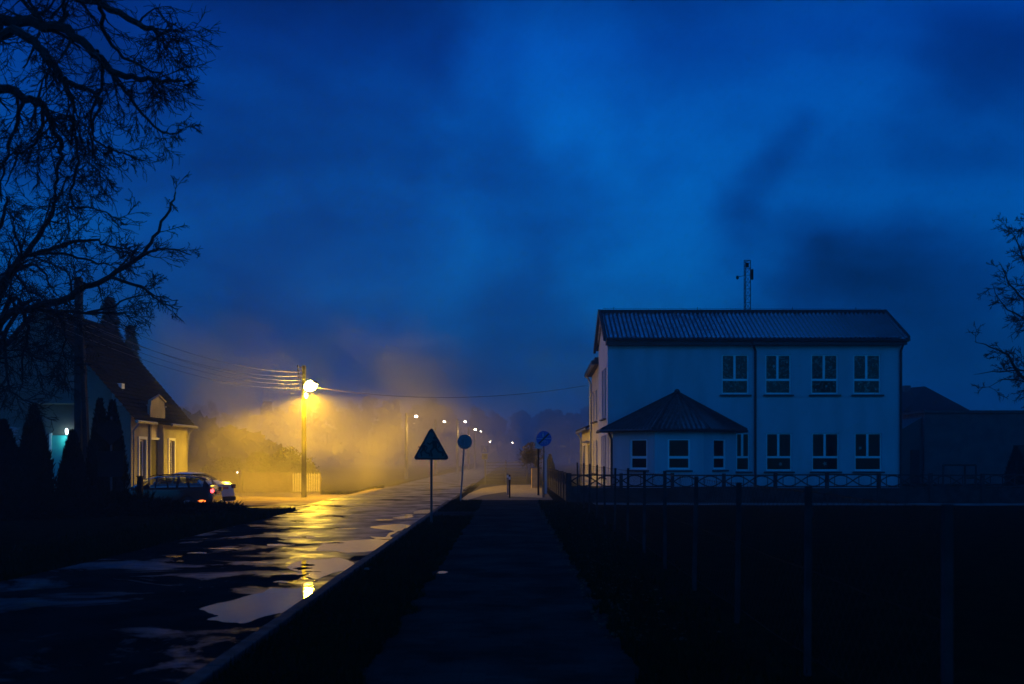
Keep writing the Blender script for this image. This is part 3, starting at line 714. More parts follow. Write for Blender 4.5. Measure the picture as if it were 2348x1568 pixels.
# ------------------------------------------------------------------ signs
def disc(mb, c, r, d=.004, n=40, y0=None):
    mb.prism([(c[0] + r * math.cos(2 * math.pi * i / n), c[1], c[2] + r * math.sin(2 * math.pi * i / n)) for i in range(n)], (0, d, 0))
def rounded(pts, r, n=6):
    out = []; m = len(pts)
    for i in range(m):
        p = Vector(pts[i]); a = (Vector(pts[i - 1]) - p).normalized(); b = (Vector(pts[(i + 1) % m]) - p).normalized()
        ang = a.angle(b); t = r / math.tan(ang / 2); c = p + (a + b).normalized() * (r / math.sin(ang / 2))
        s = p + a * t; e = p + b * t; va = s - c; vb = e - c
        tot_ = va.angle(vb)
        for k in range(n + 1):
            f = k / n; v = (va * math.sin((1 - f) * tot_) + vb * math.sin(f * tot_)) / math.sin(tot_); out.append(c + v)
    return out
# warning triangle
D1 = 25.2; tx = (989 - 1174) * D1 / F
cs = thing('warning_sign', 'triangular warning sign with two running children on a straight post by the kerb', 'road sign', (tx, D1, 0))
zt = CAMH + (HZ - 981) * D1 / F; zb = CAMH + (HZ - 1054) * D1 / F; hwid = 40.5 * D1 / F
p = MB(); p.tube([(0, .03, -.1), (0, .03, zt - .1)], .03, 12); p.build('post', M['sign_post'], cs)
tri = rounded([(-hwid - .02, 0, zb), (hwid + .02, 0, zb), (0, 0, zt + .04)], .055)
p = MB(); p.prism(tri, (0, -.012, 0)); pl = p.build('plate', M['sign_edge'], cs)
ci = Vector((0, 0, (2 * zb + zt + .04) / 3))
p = MB(); p.prism([ci + (v - ci) * .82 + Vector((0, -.0125, 0)) for v in tri], (0, -.003, 0)); p.build('sign_face', M['sign_yellow'], pl)
def figure(mb, ox, oz, s, y):
    def P(a, b): return (ox + a * s, y, oz + b * s)
    def limb(pts, w_): 
        for (x0, z0), (x1, z1) in zip(pts, pts[1:]):
            d = Vector((x1 - x0, 0, z1 - z0)); n_ = Vector((-d.z, 0, d.x)).normalized() * w_ / 2 * s
            a = Vector(P(x0, z0)); b = Vector(P(x1, z1)); mb.prism([a - n_, b - n_, b + n_, a + n_], (0, -.002, 0)); disc(mb, a, w_ / 2 * s, -.002, 10); disc(mb, b, w_ / 2 * s, -.002, 10)
    disc(mb, P(.02, .92), .085 * s, -.002, 16)
    mb.prism([P(-.10, .80), P(.12, .80), P(.16, .45), P(-.08, .42)], (0, -.002, 0))
    limb([(-.06, .74), (-.22, .60), (-.34, .66)], .07); limb([(.10, .74), (.27, .62), (.22, .44)], .07)
    limb([(-.02, .44), (-.18, .26), (-.12, .02)], .10); limb([(.08, .44), (.22, .22), (.42, .20), (.44, .05)], .10)
p = MB(); figure(p, .075, zb + .09, .50, -.0162); figure(p, -.20, zb + .09, .36, -.0162); p.build('pictogram', M['sign_black'], pl)
# plain round sign seen from behind, leaning
D2 = 37.2; bx2 = (1055.5 - 1174) * D2 / F; rs = thing('round_sign', 'plain round sign plate seen from behind on a leaning post at the verge', 'road sign', (bx2, D2, 0))
zc = CAMH + (HZ - 1013) * D2 / F; lean = 10 * D2 / F; rr = 16.8 * D2 / F
p = MB(); p.tube([(0, 0, -.1), (lean * 1.05, 0, zc + .28)], .03, 10); p.build('post', M['steel'], rs)
p = MB(); disc(p, (lean, .035, zc), rr, .012); p.build('plate', M['sign_back'], rs)
for dz_ in (-.16, .13):
    p = MB(); p.box(lean - .1, lean + .1, -.034, .034, zc + dz_, zc + dz_ + .03); p.build('bracket', M['steel'], rs)
# end-of-path sign
D3 = 41.0; x3 = (1247 - 1174) * D3 / F; es_ = thing('path_end_sign', 'round blue path sign crossed by a dark diagonal bar, by the fence corner', 'road sign', (x3, D3, 0))
zc = CAMH + (HZ - 1005.5) * D3 / F; rr = 17.6 * D3 / F
p = MB(); p.tube([(0, .03, -.1), (0, .03, zc + .2)], .03, 10); p.build('post', M['sign_post'], es_)
p = MB(); disc(p, (0, 0, zc), rr, -.012); pl = p.build('plate', M['sign_blue'], es_)
p = MB(); p.box(-rr * .93, rr * .93, -.016, -.0125, zc - .012, zc + .012)
def P3(a, b): return (a * rr, -.0125, zc + b * rr)
disc(p, P3(-.1, .72), .07 * rr, -.002, 12); p.prism([P3(-.19, .62), P3(-.02, .62), P3(-.04, .2), P3(-.16, .2)], (0, -.002, 0))
for cxx in (-.32, .30):
    ring = [P3(cxx + .2 * math.cos(a_ * math.pi / 8), -.5 + .2 * math.sin(a_ * math.pi / 8)) for a_ in range(17)]; p.tube(ring, .006, 4)
p.tube([P3(-.32, -.5), P3(-.1, -.25), P3(.2, -.25), P3(.3, -.5)], .006, 4); p.tube([P3(-.1, -.25), P3(0, -.5), P3(.2, -.25)], .006, 4)
p.build('pictogram', M['sign_white'], pl)
p = MB(); a = Vector((.66, 0, .66)) * rr; n_ = Vector((-.075, 0, .075)) * rr
p.prism([Vector((0, -.0165, zc)) + v for v in (-a - n_, a - n_, a + n_, -a + n_)], (0, -.003, 0)); p.build('diagonal_bar', M['sign_black'], pl)  # red bar coloured black, as blue dusk light darkens it
# small pale plate on a thick dark post behind
D4 = 43.0; x4 = (1234.5 - 1174) * D4 / F; s4 = thing('small_sign', 'small pale square plate on a thick dark post, half behind the round blue sign', 'road sign', (x4, D4, 0))
p = MB(); p.tube([(0, 0, -.1), (0, 0, CAMH + (HZ - 1018) * D4 / F)], .045, 10); p.build('post', M['black'], s4)
p = MB(); z1 = CAMH + (HZ - 1010) * D4 / F; z0 = CAMH + (HZ - 1028.5) * D4 / F; p.box(-.13, .13, -.07, -.05, z0, z1); p.build('plate', M['sign_white'], s4)
# crossing sign far down the road
D5 = 88; x5 = (1111.5 - 1174) * D5 / F; s5 = thing('crossing_sign', 'distant square crossing sign above a yellow plate, dim in the mist', 'road sign', (x5, D5, 0))
zq = lambda py: CAMH + (HZ - py) * D5 / F
p = MB(); p.tube([(0, .03, ROADZ), (0, .03, zq(1022))], .035, 8); p.build('post', M['steel'], s5)
p = MB(); p.box(-.31, .31, -.012, 0, zq(1038), zq(1022)); pl = p.build('plate', M['sign_blue'], s5)
zm = (zq(1038) + zq(1022)) / 2
p = MB(); p.prism([(-.25, -.0125, zm - .22), (.25, -.0125, zm - .22), (0, -.0125, zm + .24)], (0, -.003, 0)); w_ = p.build('triangle', M['sign_white'], pl)
p = MB(); figure(p, -.02, zm - .2, .3, -.017); p.build('pictogram', M['sign_black'], pl)
p = MB(); p.box(-.25, .25, -.012, 0, zq(1053), zq(1040.5)); pl = p.build('warning_plate', M['sign_amber'], s5)
p = MB(); figure(p, 0, zq(1052), .38, -.0125); p.build('pictogram', M['sign_black'], pl)
# diamond sign seen from behind on the left
D6 = 30.5; x6 = (255 - 1174) * D6 / F; s6 = thing('diamond_sign', 'dark back of a diamond sign above a rectangular panel, before the conifers', 'road sign', (x6, D6, -.1))
zq6 = lambda py: CAMH + .1 + (HZ - py) * D6 / F
p = MB(); p.tube([(0, 0, -.1), (0, 0, zq6(955))], .03, 10); p.build('post', M['sign_post'], s6)
zc = zq6(991); hd = 31 * D6 / F
p = MB(); p.prism(rounded([(-hd, -.05, zc), (0, -.05, zc - hd), (hd, -.05, zc), (0, -.05, zc + hd)], .04), (0, -.012, 0)); p.build('diamond_plate', M['black'], s6)
p = MB(); p.box(-.40, .40, -.06, -.045, zq6(1093), zq6(1034)); p.build('rectangular_plate', M['black'], s6)

# bollards
for i, (px, D, top, lab) in enumerate(((1164, 43.5, 1087, 'pale thin bollard, left of the pair on the drive'), (1168.5, 40.6, 1091, 'dark bollard with a pale head, right of the pair on the drive'))):
    b = thing('bollard', lab, 'bollard', ((px - 1174) * D / F, D, .01), group='bollards on the sandy drive'); zt = CAMH + (HZ - top) * D / F
    p = MB(); p.tube([(0, 0, 0), (0, 0, zt)], .038, 10); p.sphere((0, 0, zt), .04, 10, 6); p.build('post', M['black'] if i else M['conc'], b)
    p = MB(); p.tube([(0, 0, zt - .16), (0, 0, zt - .04)], .041, 10); p.build('band', M['pale_trim'], b)

# pillar, pollard tree, gate behind the drive
pm = thing('gate_pillar', 'square yellow rendered gate pillar at the end of the pavement', 'pillar', (1.27, 53, 0))
p = MB(); p.box(-.24, .2, -.2, .2, -.1, CAMH + (HZ - 1073) * 53 / F); bevel(p.build('shaft', M['pillar'], pm), .02)
p = MB(); p.box(-.29, .25, -.25, .25, CAMH + (HZ - 1073) * 53 / F + .001, CAMH + (HZ - 1073) * 53 / F + .06); p.build('cap', M['conc'], pm)
gt_ = thing('slatted_gate', 'wide grey thin-barred gate across the drive, faint in the mist', 'gate', (0, 62.5, 0))
for px in (1113, 1160, 1208):
    x = (px - 1174) * 62.5 / F; p = MB(); p.box(x - .03, x + .03, -.03, .03, -.1, 1.45); p.build('post', M['dark_wall'], gt_)
p = MB(); x0 = (1113 - 1174) * 62.5 / F + .05; x1 = (1208 - 1174) * 62.5 / F - .05
for i in range(7): p.box(x0, x1, -.06, -.055 + .02, .2 + i * .18, .2 + i * .18 + .03)
p.build('slats', M['dark_wall'], gt_)

# edge-on marker by the fence
em = thing('marker_post', 'narrow pale blue marker board just right of the round blue sign', 'marker', ((1251 - 1174) * 45 / F, 45, 0))
p = MB(); p.prism([(-.07, -.02, -.1), (.07, -.02, -.1), (.06, -.02, 1.78), (-.0, -.02, 2.0), (-.06, -.02, 1.78)], (0, .04, 0)); bevel(p.build('board', M['sign_white'], em), .005)

# ------------------------------------------------------------------ street lamp on utility pole
LD = 53.0
LP = q(714, 884, LD); px_ = q(697, 884, LD).x
pole = thing('lamp_pole', 'tall concrete pole with the big glowing yellow street lamp and wires', 'street lamp', (px_, LD, YARDZ))
top = CAMH + (HZ - 838) * LD / F - YARDZ; lz = LP.z - YARDZ
p = MB(); hw0, hw1 = .16, .11
for (z0, z1, a, b_) in ((-.1, top, .125, .085),):
    p.v += [(-a, -a * .8, z0), (a, -a * .8, z0), (a, a * .8, z0), (-a, a * .8, z0), (-b_, -b_ * .8, z1), (b_, -b_ * .8, z1), (b_, b_ * .8, z1), (-b_, b_ * .8, z1)]
    for f in ((0, 3, 2, 1), (4, 5, 6, 7), (0, 1, 5, 4), (1, 2, 6, 5), (2, 3, 7, 6), (3, 0, 4, 7)): p.f.append(f)
p.build('pole', M['conc_post'], pole)
p = MB()
for i in range(4):
    z = top - .1 - i * .19; p.tube([(-.32 + .02 * i, -.13, z), (.14, -.13, z)], .02, 6); p.tube([(-.3 + .02 * i, -.13, z), (-.3 + .02 * i, -.13, z + .12)], .035, 8)
p.build('crossarm', M['black'], pole)
lx = LP.x - px_
p = MB(); p.tube([(.02, -.10, lz - .35), (lx * .5, -.2, lz + .02), (lx, -.28, lz + .16)], .03, 8); p.build('bracket', M['steel'], pole)
hd_ = bpy.data.objects.new('lamp_head', None); 
p = MB()
ax = Vector((.42, -.30, 0)).normalized(); tilt = Matrix.Rotation(R(-18), 3, Vector((0, 1, 0)))
# hood: half ellipsoid shell, open below
def hood(mb, c, a, b, h, n=20, m=6):
    base = len(mb.v)
    for j in range(-1, m + 1):
        th = (math.pi / 2) * max(j, 0) / m
        for i in range(n):
            al = 2 * math.pi * i / n
            v = Vector((a * math.cos(al) * math.cos(th), b * math.sin(al) * math.cos(th), h * math.sin(th) - (.13 if j < 0 else 0)))
            v = tilt @ v; mb.v.append(tuple(Vector(c) + v))
    for j in range(m + 1):
        for i in range(n): i2 = (i + 1) % n; mb.f.append((base + j * n + i, base + j * n + i2, base + (j + 1) * n + i2, base + (j + 1) * n + i))
hc = Vector((lx, -.3, lz + .06)); hood(p, hc, .40, .30, .16); ho = p.build('lamp_head', M['steel'], pole, smooth=True)
p = MB(); base = 0
for j in range(9):
    th = math.pi * j / 8
    for i in range(18):
        al = 2 * math.pi * i / 18; v = tilt @ Vector((.36 * math.sin(th) * math.cos(al), .30 * math.sin(th) * math.sin(al), .28 * math.cos(th))); p.v.append(tuple(hc + v + Vector((.02, -.05, -.10))))
for j in range(8):
    for i in range(18): i2 = (i + 1) % 18; p.f.append((j * 18 + i, (j + 1) * 18 + i, (j + 1) * 18 + i2, j * 18 + i2))
bowl = p.build('lamp_bowl', emis('sodium glow', (1, .62, .05), 400), ho, smooth=True)
p = MB(); p.sphere((.12, -.12, lz - .55), (.12, .1, .16), 10, 8); p.build('junction_box', emis('junction box glow', (1, .6, .15), 4), pole, smooth=True)  # box given a weak glow of its own
ld = bpy.data.lights.new('lamp_light', 'SPOT'); ld.energy = 6000; ld.color = (1.0, .56, .014); ld.spot_size = R(176); ld.spot_blend = .34; ld.shadow_soft_size = .12
lo = bpy.data.objects.new('lamp_light', ld); COL.objects.link(lo); lo.parent = pole; lo.location = hc + Vector((.03, -.06, -.54))
lo.rotation_euler = Vector((.09, .15, -1)).to_track_quat('-Z', 'Y').to_euler()

# wires
def wire(name, a, b, sag, label, r=.012, group=None, n=24):
    a = Vector(a); b = Vector(b); pts = []
    for i in range(n + 1):
        t = i / n; v = a.lerp(b, t); v.z -= sag * 4 * t * (1 - t); pts.append(v)
    p = MB(); p.tube(pts, r, 5); return tag(p.build(name, M['cable'], smooth=True), label, 'wire', group)
for i, (sy, ey, ex) in enumerate(((853, 780, 430), (862, 800, 430), (872, 806, 440), (880, 815, 430), (889, 828, 430))):
    a = q(688 + (2 if i % 2 else 0), sy, LD - .1); b = q(ex, ey, 40); b2 = a + (b - a) * 1.9
    wire('overhead_wire', a, (b2.x, b2.y, b2.z + .5), .75, ['topmost', 'second', 'third', 'fourth', 'lowest'][i] + ' of the five lit wires fanning left from the lamp pole', .010, 'wires left of the lamp pole')
wire('service_wire', q(700, 884, LD + .1), (3.75, 50.8, CAMH + (HZ - 884) * 50.8 / F), .62, 'single dark wire sagging from the lamp pole to the far wing of the pale building', .014)

# far street lamps
far = [(955, 955, 88, 2.9), (1019, 967, 102, 2.1), (1067, 967, 112, 2.1), (1090, 985, 132, 1.9), (1103, 989, 142, 1.1), (1124, 1013, 240, 1.7), (1175, 1015, 260, 1.0)]
FL = emis('far lamp glow', (1, .78, .55), 60)
flab = ['far street lamp, first past the big yellow one, with a lit bracket', 'far street lamp, second past the big yellow one', 'far street lamp above the plain round sign', 'far street lamp just right of the plain round sign', 'tiny far lamp close beside the one right of the round sign', 'very distant lamp above the crossing sign', 'most distant lamp, a faint dot left of the pollard tree']
for (px, py, D, s), lab in zip(far, flab):
    P_ = q(px, py, D); base = gz(-20, D) if D < 200 else 0
    side = -1 if px < 1150 else 1
    gzv = max(-.2, gz(P_.x - .9, D))
    t = thing('street_lamp', lab, 'street lamp', (P_.x - .9, D, gzv), group='street lamps down the road'); zz = P_.z - gzv
    p = MB(); p.tube([(0, 0, -.1), (0, 0, zz + .3)], [.16, .11], 8); p.build('pole', M['conc'], t)
    p = MB(); p.tube([(0, 0, zz - .2), (.45, -.1, zz + .12), (.9, -.2, zz + .12)], .035, 6); p.build('bracket', M['steel'], t)
    p = MB(); r0 = s * D / F; p.sphere((.9, -.25, zz), (r0 * 1.25, r0, r0 * .8), 10, 7); p.build('lamp_head', FL, t, smooth=True)
for (px, py, D, e) in ((955, 955, 88, 500), (1067, 967, 112, 500), (1090, 985, 132, 400)):
    l = bpy.data.lights.new('lamp_light', 'SPOT'); l.spot_size = R(150); l.spot_blend = .4; l.energy = e; l.color = (1, .6, .16); l.shadow_soft_size = .2
    o = bpy.data.objects.new('far_lamp_light', l); COL.objects.link(o); o.location = q(px, py, D) + Vector((0, -.3, -.45))
# short lit wires by the second lamp
for i, (a, b_) in enumerate((((918, 946, 88), (700, 915, 60)), ((925, 953, 88), (700, 924, 60)))):
    pass

# double concrete pole on the left
UD = 33.0; ux = (181 - 1174) * UD / F
up = thing('utility_pole', 'dark twin-legged concrete utility pole rising among the bare branches', 'utility pole', (ux, UD, -.3)); ut = CAMH + .3 + (HZ - 636) * UD / F
p = MB()
def lean_box(mb, x0, x1, z0, z1, w0, w1, d=.10):
    mb.v_b = len(mb.v); b = mb.v_b
    mb.v += [(x0 - w0, -d, z0), (x0 + w0, -d, z0), (x0 + w0, d, z0), (x0 - w0, d, z0), (x1 - w1, -d, z1), (x1 + w1, -d, z1), (x1 + w1, d, z1), (x1 - w1, d, z1)]
    for f in ((0, 3, 2, 1), (4, 5, 6, 7), (0, 1, 5, 4), (1, 2, 6, 5), (2, 3, 7, 6), (3, 0, 4, 7)): mb.f.append(tuple(b + i for i in f))
s_ = UD / F
lean_box(p, -4 * s_, -3 * s_, -.2, ut, .065, .065); lean_box(p, 4 * s_, 3 * s_, -.2, ut, .05, .05); p.build('pole_leg', M['conc_dark'], up)
p = MB(); lean_box(p, 26 * s_, 6 * s_, -.2, ut - 1.3, .055, .05); lean_box(p, 20 * s_, 4 * s_, -.2, ut - 1.4, .035, .03); p.build('pole_leg', M['conc_dark'], up)
p = MB()
for k_ in range(11):
    z = .3 + k_ * .62; f = z / (ut - 1.3); p.box(-4 * s_, (26 - 20 * f) * s_, -.04, .04, z, z + .06) if k_ % 4 == 0 else p.box(-3 * s_, 5 * s_, -.04, .04, z, z + .1)
p.build('cross_brace', M['conc_dark'], up)

# ------------------------------------------------------------------ house on the left
HX = -16.85; HY0 = 44.0; HY1 = 51.7; HE = CAMH + (HZ - 951) * 44 / F; HW = 8.0; HRX = HX - HW / 2; HR = HE + HW / 2 * 1.17
house = thing('white_house', 'steep-roofed pale house with arched portal, its road side lit yellow', 'house', (0, 0, 0))
hb = MB(); hol = [(45.0, 45.75, .65, 2.45), (48.9, 49.6, .65, 2.45), (46.29, 47.89, YARDZ, 3.5)]
# facade toward the road (plane x = HX, reveals go inwards, i.e. -x)
side_wall(hb, HX, HY0, HY1, YARDZ - .2, HE, hol, d=-.25)
hb.quad((HX, HY0, YARDZ - .2), (HX - HW, HY0, YARDZ - .2), (HX - HW, HY0, HE), (HX, HY0, HE)); hb.quad((HX, HY0, HE), (HX - HW, HY0, HE), (HRX, HY0, HR))
hb.quad((HX, HY1, YARDZ - .2), (HX, HY1, HE), (HX - HW, HY1, HE), (HX - HW, HY1, YARDZ - .2)); hb.quad((HX, HY1, HE), (HRX, HY1, HR), (HX - HW, HY1, HE))
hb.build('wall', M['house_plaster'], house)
# steep roof of tiles
def tiled(x_e, z_e, x_r, z_r, y0, y1, parent):
    mb = MB(); rows = 26; n = 60
    d = Vector((x_r - x_e, 0, z_r - z_e)); L = d.length; d.normalize(); nr = Vector((-d.z, 0, d.x)); nr = nr if nr.z > 0 else -nr
    for j in range(rows):
        for e in (0, 1):
            s = L * (j + e * .985) / rows; lift = .05 * (1 - e) + .0
            for i in range(n + 1):
                y = y0 + (y1 - y0) * i / n; p = Vector((x_e, y, z_e)) + d * s + nr * (lift + .05 + .012 * math.cos(i * 2.6) + .012 * mnoise.noise(Vector((i * .9, j * 1.3, 0)))); mb.v.append(tuple(p))
    k = n + 1
    for j in range(2 * rows - 1):
        for i in range(n): mb.f.append((j * k + i, j * k + i + 1, (j + 1) * k + i + 1, (j + 1) * k + i))
    return mb.build('roof', M['roof_tile'], parent)
tiled(HX + .35, HE - .41, HRX, HR + .02, HY0 - .3, HY1 + .3, house)
tiled(HX - HW - .35, HE - .41, HRX, HR + .02, HY0 - .3, HY1 + .3, house)
p = MB(); p.tube([(HRX, HY0 - .3, HR + .09), (HRX, HY1 + .3, HR + .09)], .12, 8); p.build('ridge', M['roof_tile'], house)
p = MB(); p.box(HX - 1.4, HX - .95, 45.4, 45.75, HE + .5, HE + 1.5); p.build('roof_window', M['pale_trim'], house)
# portal: projecting pier frame with arch and stepped parapet
PY0, PY1 = 46.15, 48.1; PXo = HX + .09
pb = MB()
zs_, zt_ = 2.7, 3.9
# outline of parapet in YZ
PNEAR, PFAR = .13, .2
prof = [(PY0, 2.75), (PY0, 4.05), (PY0 + .08, 4.05), (PY0 + .08, 4.3), ((PY0 + PY1) / 2, 4.55), (PY1 - .08, 4.3), (PY1 - .08, 4.05), (PY1, 4.05), (PY1, 2.75)]
ym = (PY0 + PNEAR + PY1 - PFAR) / 2; ra = (PY1 - PY0 - PNEAR - PFAR) / 2
arch = [(ym + ra * math.cos(math.pi * k_ / 16), 2.75 + (ra * .9) * math.sin(math.pi * k_ / 16)) for k_ in range(17)]
top_pts = prof + arch
pb.prism([(HX - .05, y, z) for y, z in top_pts], (PXo - HX + .05, 0, 0))
pb.box(HX + .004, PXo, PY0, PY0 + PNEAR, YARDZ - .1, 2.75); pb.box(HX + .004, PXo, PY1 - PFAR, PY1, YARDZ - .1, 2.75)
pb.build('portal', M['house_plaster'], house)
p = MB()
for (a, b_) in (((PY0 - .03, 4.3), (ym, 4.58)), ((ym, 4.58), (PY1 + .03, 4.3))): p.tube([(HX + .15, a[0] + .1 if a[0] < ym else a[0], a[1] + .03), (HX + .15, b_[0] if b_[0] <= ym else b_[0] - .1, b_[1] + .03)], .05, 4)
p.box(HX - .1, PXo + .05, PY0 - .06, PY0 + .09, 4.053, 4.11); p.box(HX - .1, PXo + .05, PY1 - .09, PY1 + .06, 4.053, 4.11); p.build('coping', M['zinc'], house)
p = MB(); p.box(HX - .24, HX - .2, 46.29, 47.89, YARDZ, 2.48); p.build('door', M['dark_trim'], house)
p = MB(); p.box(HX - .24, HX - .2, 46.29, 47.89, 2.59, 3.5); p.build('tympanum', M['plaster2'], house)
p = MB(); p.box(HX - .24, HX - .08, 46.292, 47.888, 2.482, 2.588); p.build('lintel', M['pale_trim'], house)
for a, b_ in ((45.0, 45.75), (48.9, 49.6)):
    f = MB(); x = HX - .16
    f.box(x, x + .05, a, a + .08, .65, 2.45); f.box(x, x + .05, b_ - .08, b_, .65, 2.45); f.box(x, x + .05, a + .08, b_ - .08, .65, .73); f.box(x, x + .05, a + .08, b_ - .08, 2.38, 2.45)
    fo = f.build('window', M['pvc'], house); g_ = MB(); g_.quad((x + .02, a, .65), (x + .02, b_, .65), (x + .02, b_, 2.45), (x + .02, a, 2.45)); g_.build('pane', M['glass'], fo)
    s = MB(); s.box(HX - .1, HX + .14, a - .1, b_ + .1, .56, .62); s.build('sill', M['pale_trim'], fo)
    s = MB(); s.box(HX + .003, HX + .05, a - .16, a - .02, .62, 2.6); s.box(HX + .003, HX + .05, b_ + .02, b_ + .12, .62, 2.6); s.box(HX + .003, HX + .05, a - .02, b_ + .02, 2.48, 2.6); s.build('surround', M['pale_trim'], fo)
p = MB(); p.tube([(HX + .38, HY0 - .3, HE - .3), (HX + .38, PY0 - .02, HE - .31)], .075, 8); p.build('gutter', M['zinc'], house); p = MB(); p.tube([(HX + .38, PY1 + .05, HE - .31), (HX + .38, HY1 + .35, HE - .32)], .075, 8); p.build('gutter', M['zinc'], house)
for y in (HY0 + .12, HY1 - .12):
    p = MB(); p.tube([(HX + .36, y, HE - .35), (HX + .08, y, HE - .7), (HX + .08, y, YARDZ)], .05, 8); p.build('downpipe', M['zinc'], house)
p = MB(); p.box(HX + .004, HX + .07, HY0, PY0 - .01, YARDZ, .1); p.box(HX + .004, HX + .07, PY1 + .01, HY1, YARDZ, .1); p.build('plinth', M['conc'], house)
# gable side: teal door under a small canopy with its own lamp
dX0, dX1 = (118 - 1174) * 43.9 / F, (156 - 1174) * 43.9 / F
p = MB(); p.box(dX0, dX1, HY0 - .06, HY0 - .004, YARDZ, CAMH + (HZ - 998) * 44 / F); dr = p.build('door', M['teal'], house)
p = MB(); p.box(dX0 - .1, dX0 - .003, HY0 - .1, HY0 - .003, YARDZ, CAMH + (HZ - 992) * 44 / F); p.box(dX1 + .003, dX1 + .1, HY0 - .1, HY0 - .003, YARDZ, CAMH + (HZ - 992) * 44 / F); p.build('door_frame', M['pale_trim'], dr)
zc_ = CAMH + (HZ - 922) * 43.2 / F
p = MB(); p.box(dX0 - .8, dX1 + .7, 43.0, HY0 - .003, zc_ - .06, zc_); p.build('canopy', M['conc'], house)
lpz = CAMH + (HZ - 989) * 43.6 / F; lpx = (150 - 1174) * 43.6 / F
p = MB(); p.sphere((lpx, 43.72, lpz), (.06, .06, .13), 10, 8); p.build('wall_lamp', emis('cool porch bulb', (.75, .9, 1), 14), house)
l = bpy.data.lights.new('porch_light', 'POINT'); l.energy = 7; l.color = (.30, 1, .95); l.shadow_soft_size = .05; o = bpy.data.objects.new('porch_light', l); COL.objects.link(o); o.location = (lpx - .1, 43.62, lpz - .35); o.parent = house
for px in (20, 62):
    a = (px - 1174) * 43.95 / F; f = MB(); f.box(a, a + .9, HY0 - .05, HY0 - .004, .7, 2.1); f.build('window', M['glass'], house)

# ------------------------------------------------------------------ fences behind the yard
FD = 60.0
def fx(px): return (px - 1174) * FD / F
sfn = thing('slatted_fence', 'horizontal board fence in the mist behind the lit yard', 'fence', (0, FD, YARDZ))
for px in (446, 500, 552, 560, 612, 668):
    p = MB(); p.box(fx(px) - .06, fx(px) + .06, -.06, .06, -.1, 1.28 + (.14 if px in (552, 560) else 0)); p.build('post', M['wood'], sfn)
pp = [446, 500, 552, 560, 612, 668]
for a, b_ in zip(pp, pp[1:]):
    if a == 552: continue
    p = MB()
    for i in range(8): p.box(fx(a) + .062, fx(b_) - .062, -.02, .015, .06 + i * .148, .06 + i * .148 + .118)
    p.build('boards', M['wood'], sfn)
pfn = thing('picket_fence', 'pale pointed picket fence under the big yellow lamp', 'fence', (0, FD - .8, YARDZ))
r_ = random.Random(11)
p = MB()
n_p = 12
for i in range(n_p):
    x = (673 + 58 * i / (n_p - 1) - 1174) * (FD - .8) / F; h = 1.22 + r_.uniform(-.03, .03); wd = .045
    p.prism([(x - wd, -.03, .1), (x + wd, -.03, .1), (x + wd, -.03, h - .08), (x, -.03, h), (x - wd, -.03, h - .08)], (0, .022, 0))
p.build('pickets', M['paint_wood'], pfn)
p = MB(); xa, xb = (672 - 1174) * (FD - .8) / F, (733 - 1174) * (FD - .8) / F
p.box(xa, xb, -.006, .04, .3, .38); p.box(xa, xb, -.006, .04, .85, .93); p.build('rail', M['wood'], pfn)
for x in (xa, xb): p = MB(); p.box(x - .05, x + .05, .041, .14, -.1, 1.2); p.build('post', M['wood'], pfn)
il = thing('intercom_light', 'tiny white light on the left end post of the board fence', 'light', (fx(547), FD - .2, YARDZ))
p = MB(); p.box(-.06, .06, -.05, .05, -.05, 1.17); p.build('post', M['wood'], il)
p = MB(); p.sphere((0, -.06, (HZ - 1083) * FD / F + CAMH - YARDZ), .045, 8, 6); p.build('lamp', emis('small white light', (.8, .85, 1), 6), il)

# ------------------------------------------------------------------ leaf clouds
def leafcloud(mb, c, r, n, size, rnd, shape=None, up=0):
    c = Vector(c)
    for _ in range(n):
        while True:
            v = Vector((rnd.uniform(-1, 1), rnd.uniform(-1, 1), rnd.uniform(-1, 1)))
            if .1 < v.length < 1: break
        v = v.normalized() * (v.length ** .4)
        wv = 1 + .35 * mnoise.noise(v * 2.3 + c)
        p = c + Vector((v.x * r[0], v.y * r[1], v.z * r[2])) * wv
        a = Vector((rnd.gauss(0, 1), rnd.gauss(0, 1), rnd.gauss(0, 1) + up)).normalized(); b = a.cross(Vector((rnd.gauss(0, 1), rnd.gauss(0, 1), rnd.gauss(0, 1)))).normalized()
        s = size * rnd.uniform(.6, 1.4)
        mb.quad(p - a * s - b * s * .1, p - b * s * .45, p + a * s, p + b * s * .45)
def bush(name, label, cat, base, blobs, n, size, m, seed, group=None):
    rnd = random.Random(seed); t = thing(name, label, cat, base, 0, group)
    st = MB()
    for k_ in range(7):
        a = rnd.uniform(0, 6.28); bb = blobs[k_ % len(blobs)]
        st.tube([(0, 0, -.1), (bb[0][0] * .4 + .1 * math.cos(a), bb[0][1] * .4 + .1 * math.sin(a), bb[0][2] * .5), (bb[0][0] + bb[1][0] * .3 * math.cos(a), bb[0][1] + .2 * math.sin(a), bb[0][2])], [.04, .025, .01], 5)
    st.build('stems', M['bark'], t)
    mb = MB()
    for c, r in blobs: leafcloud(mb, c, r, n, size, rnd)
    mb.build('foliage', m, t); return t
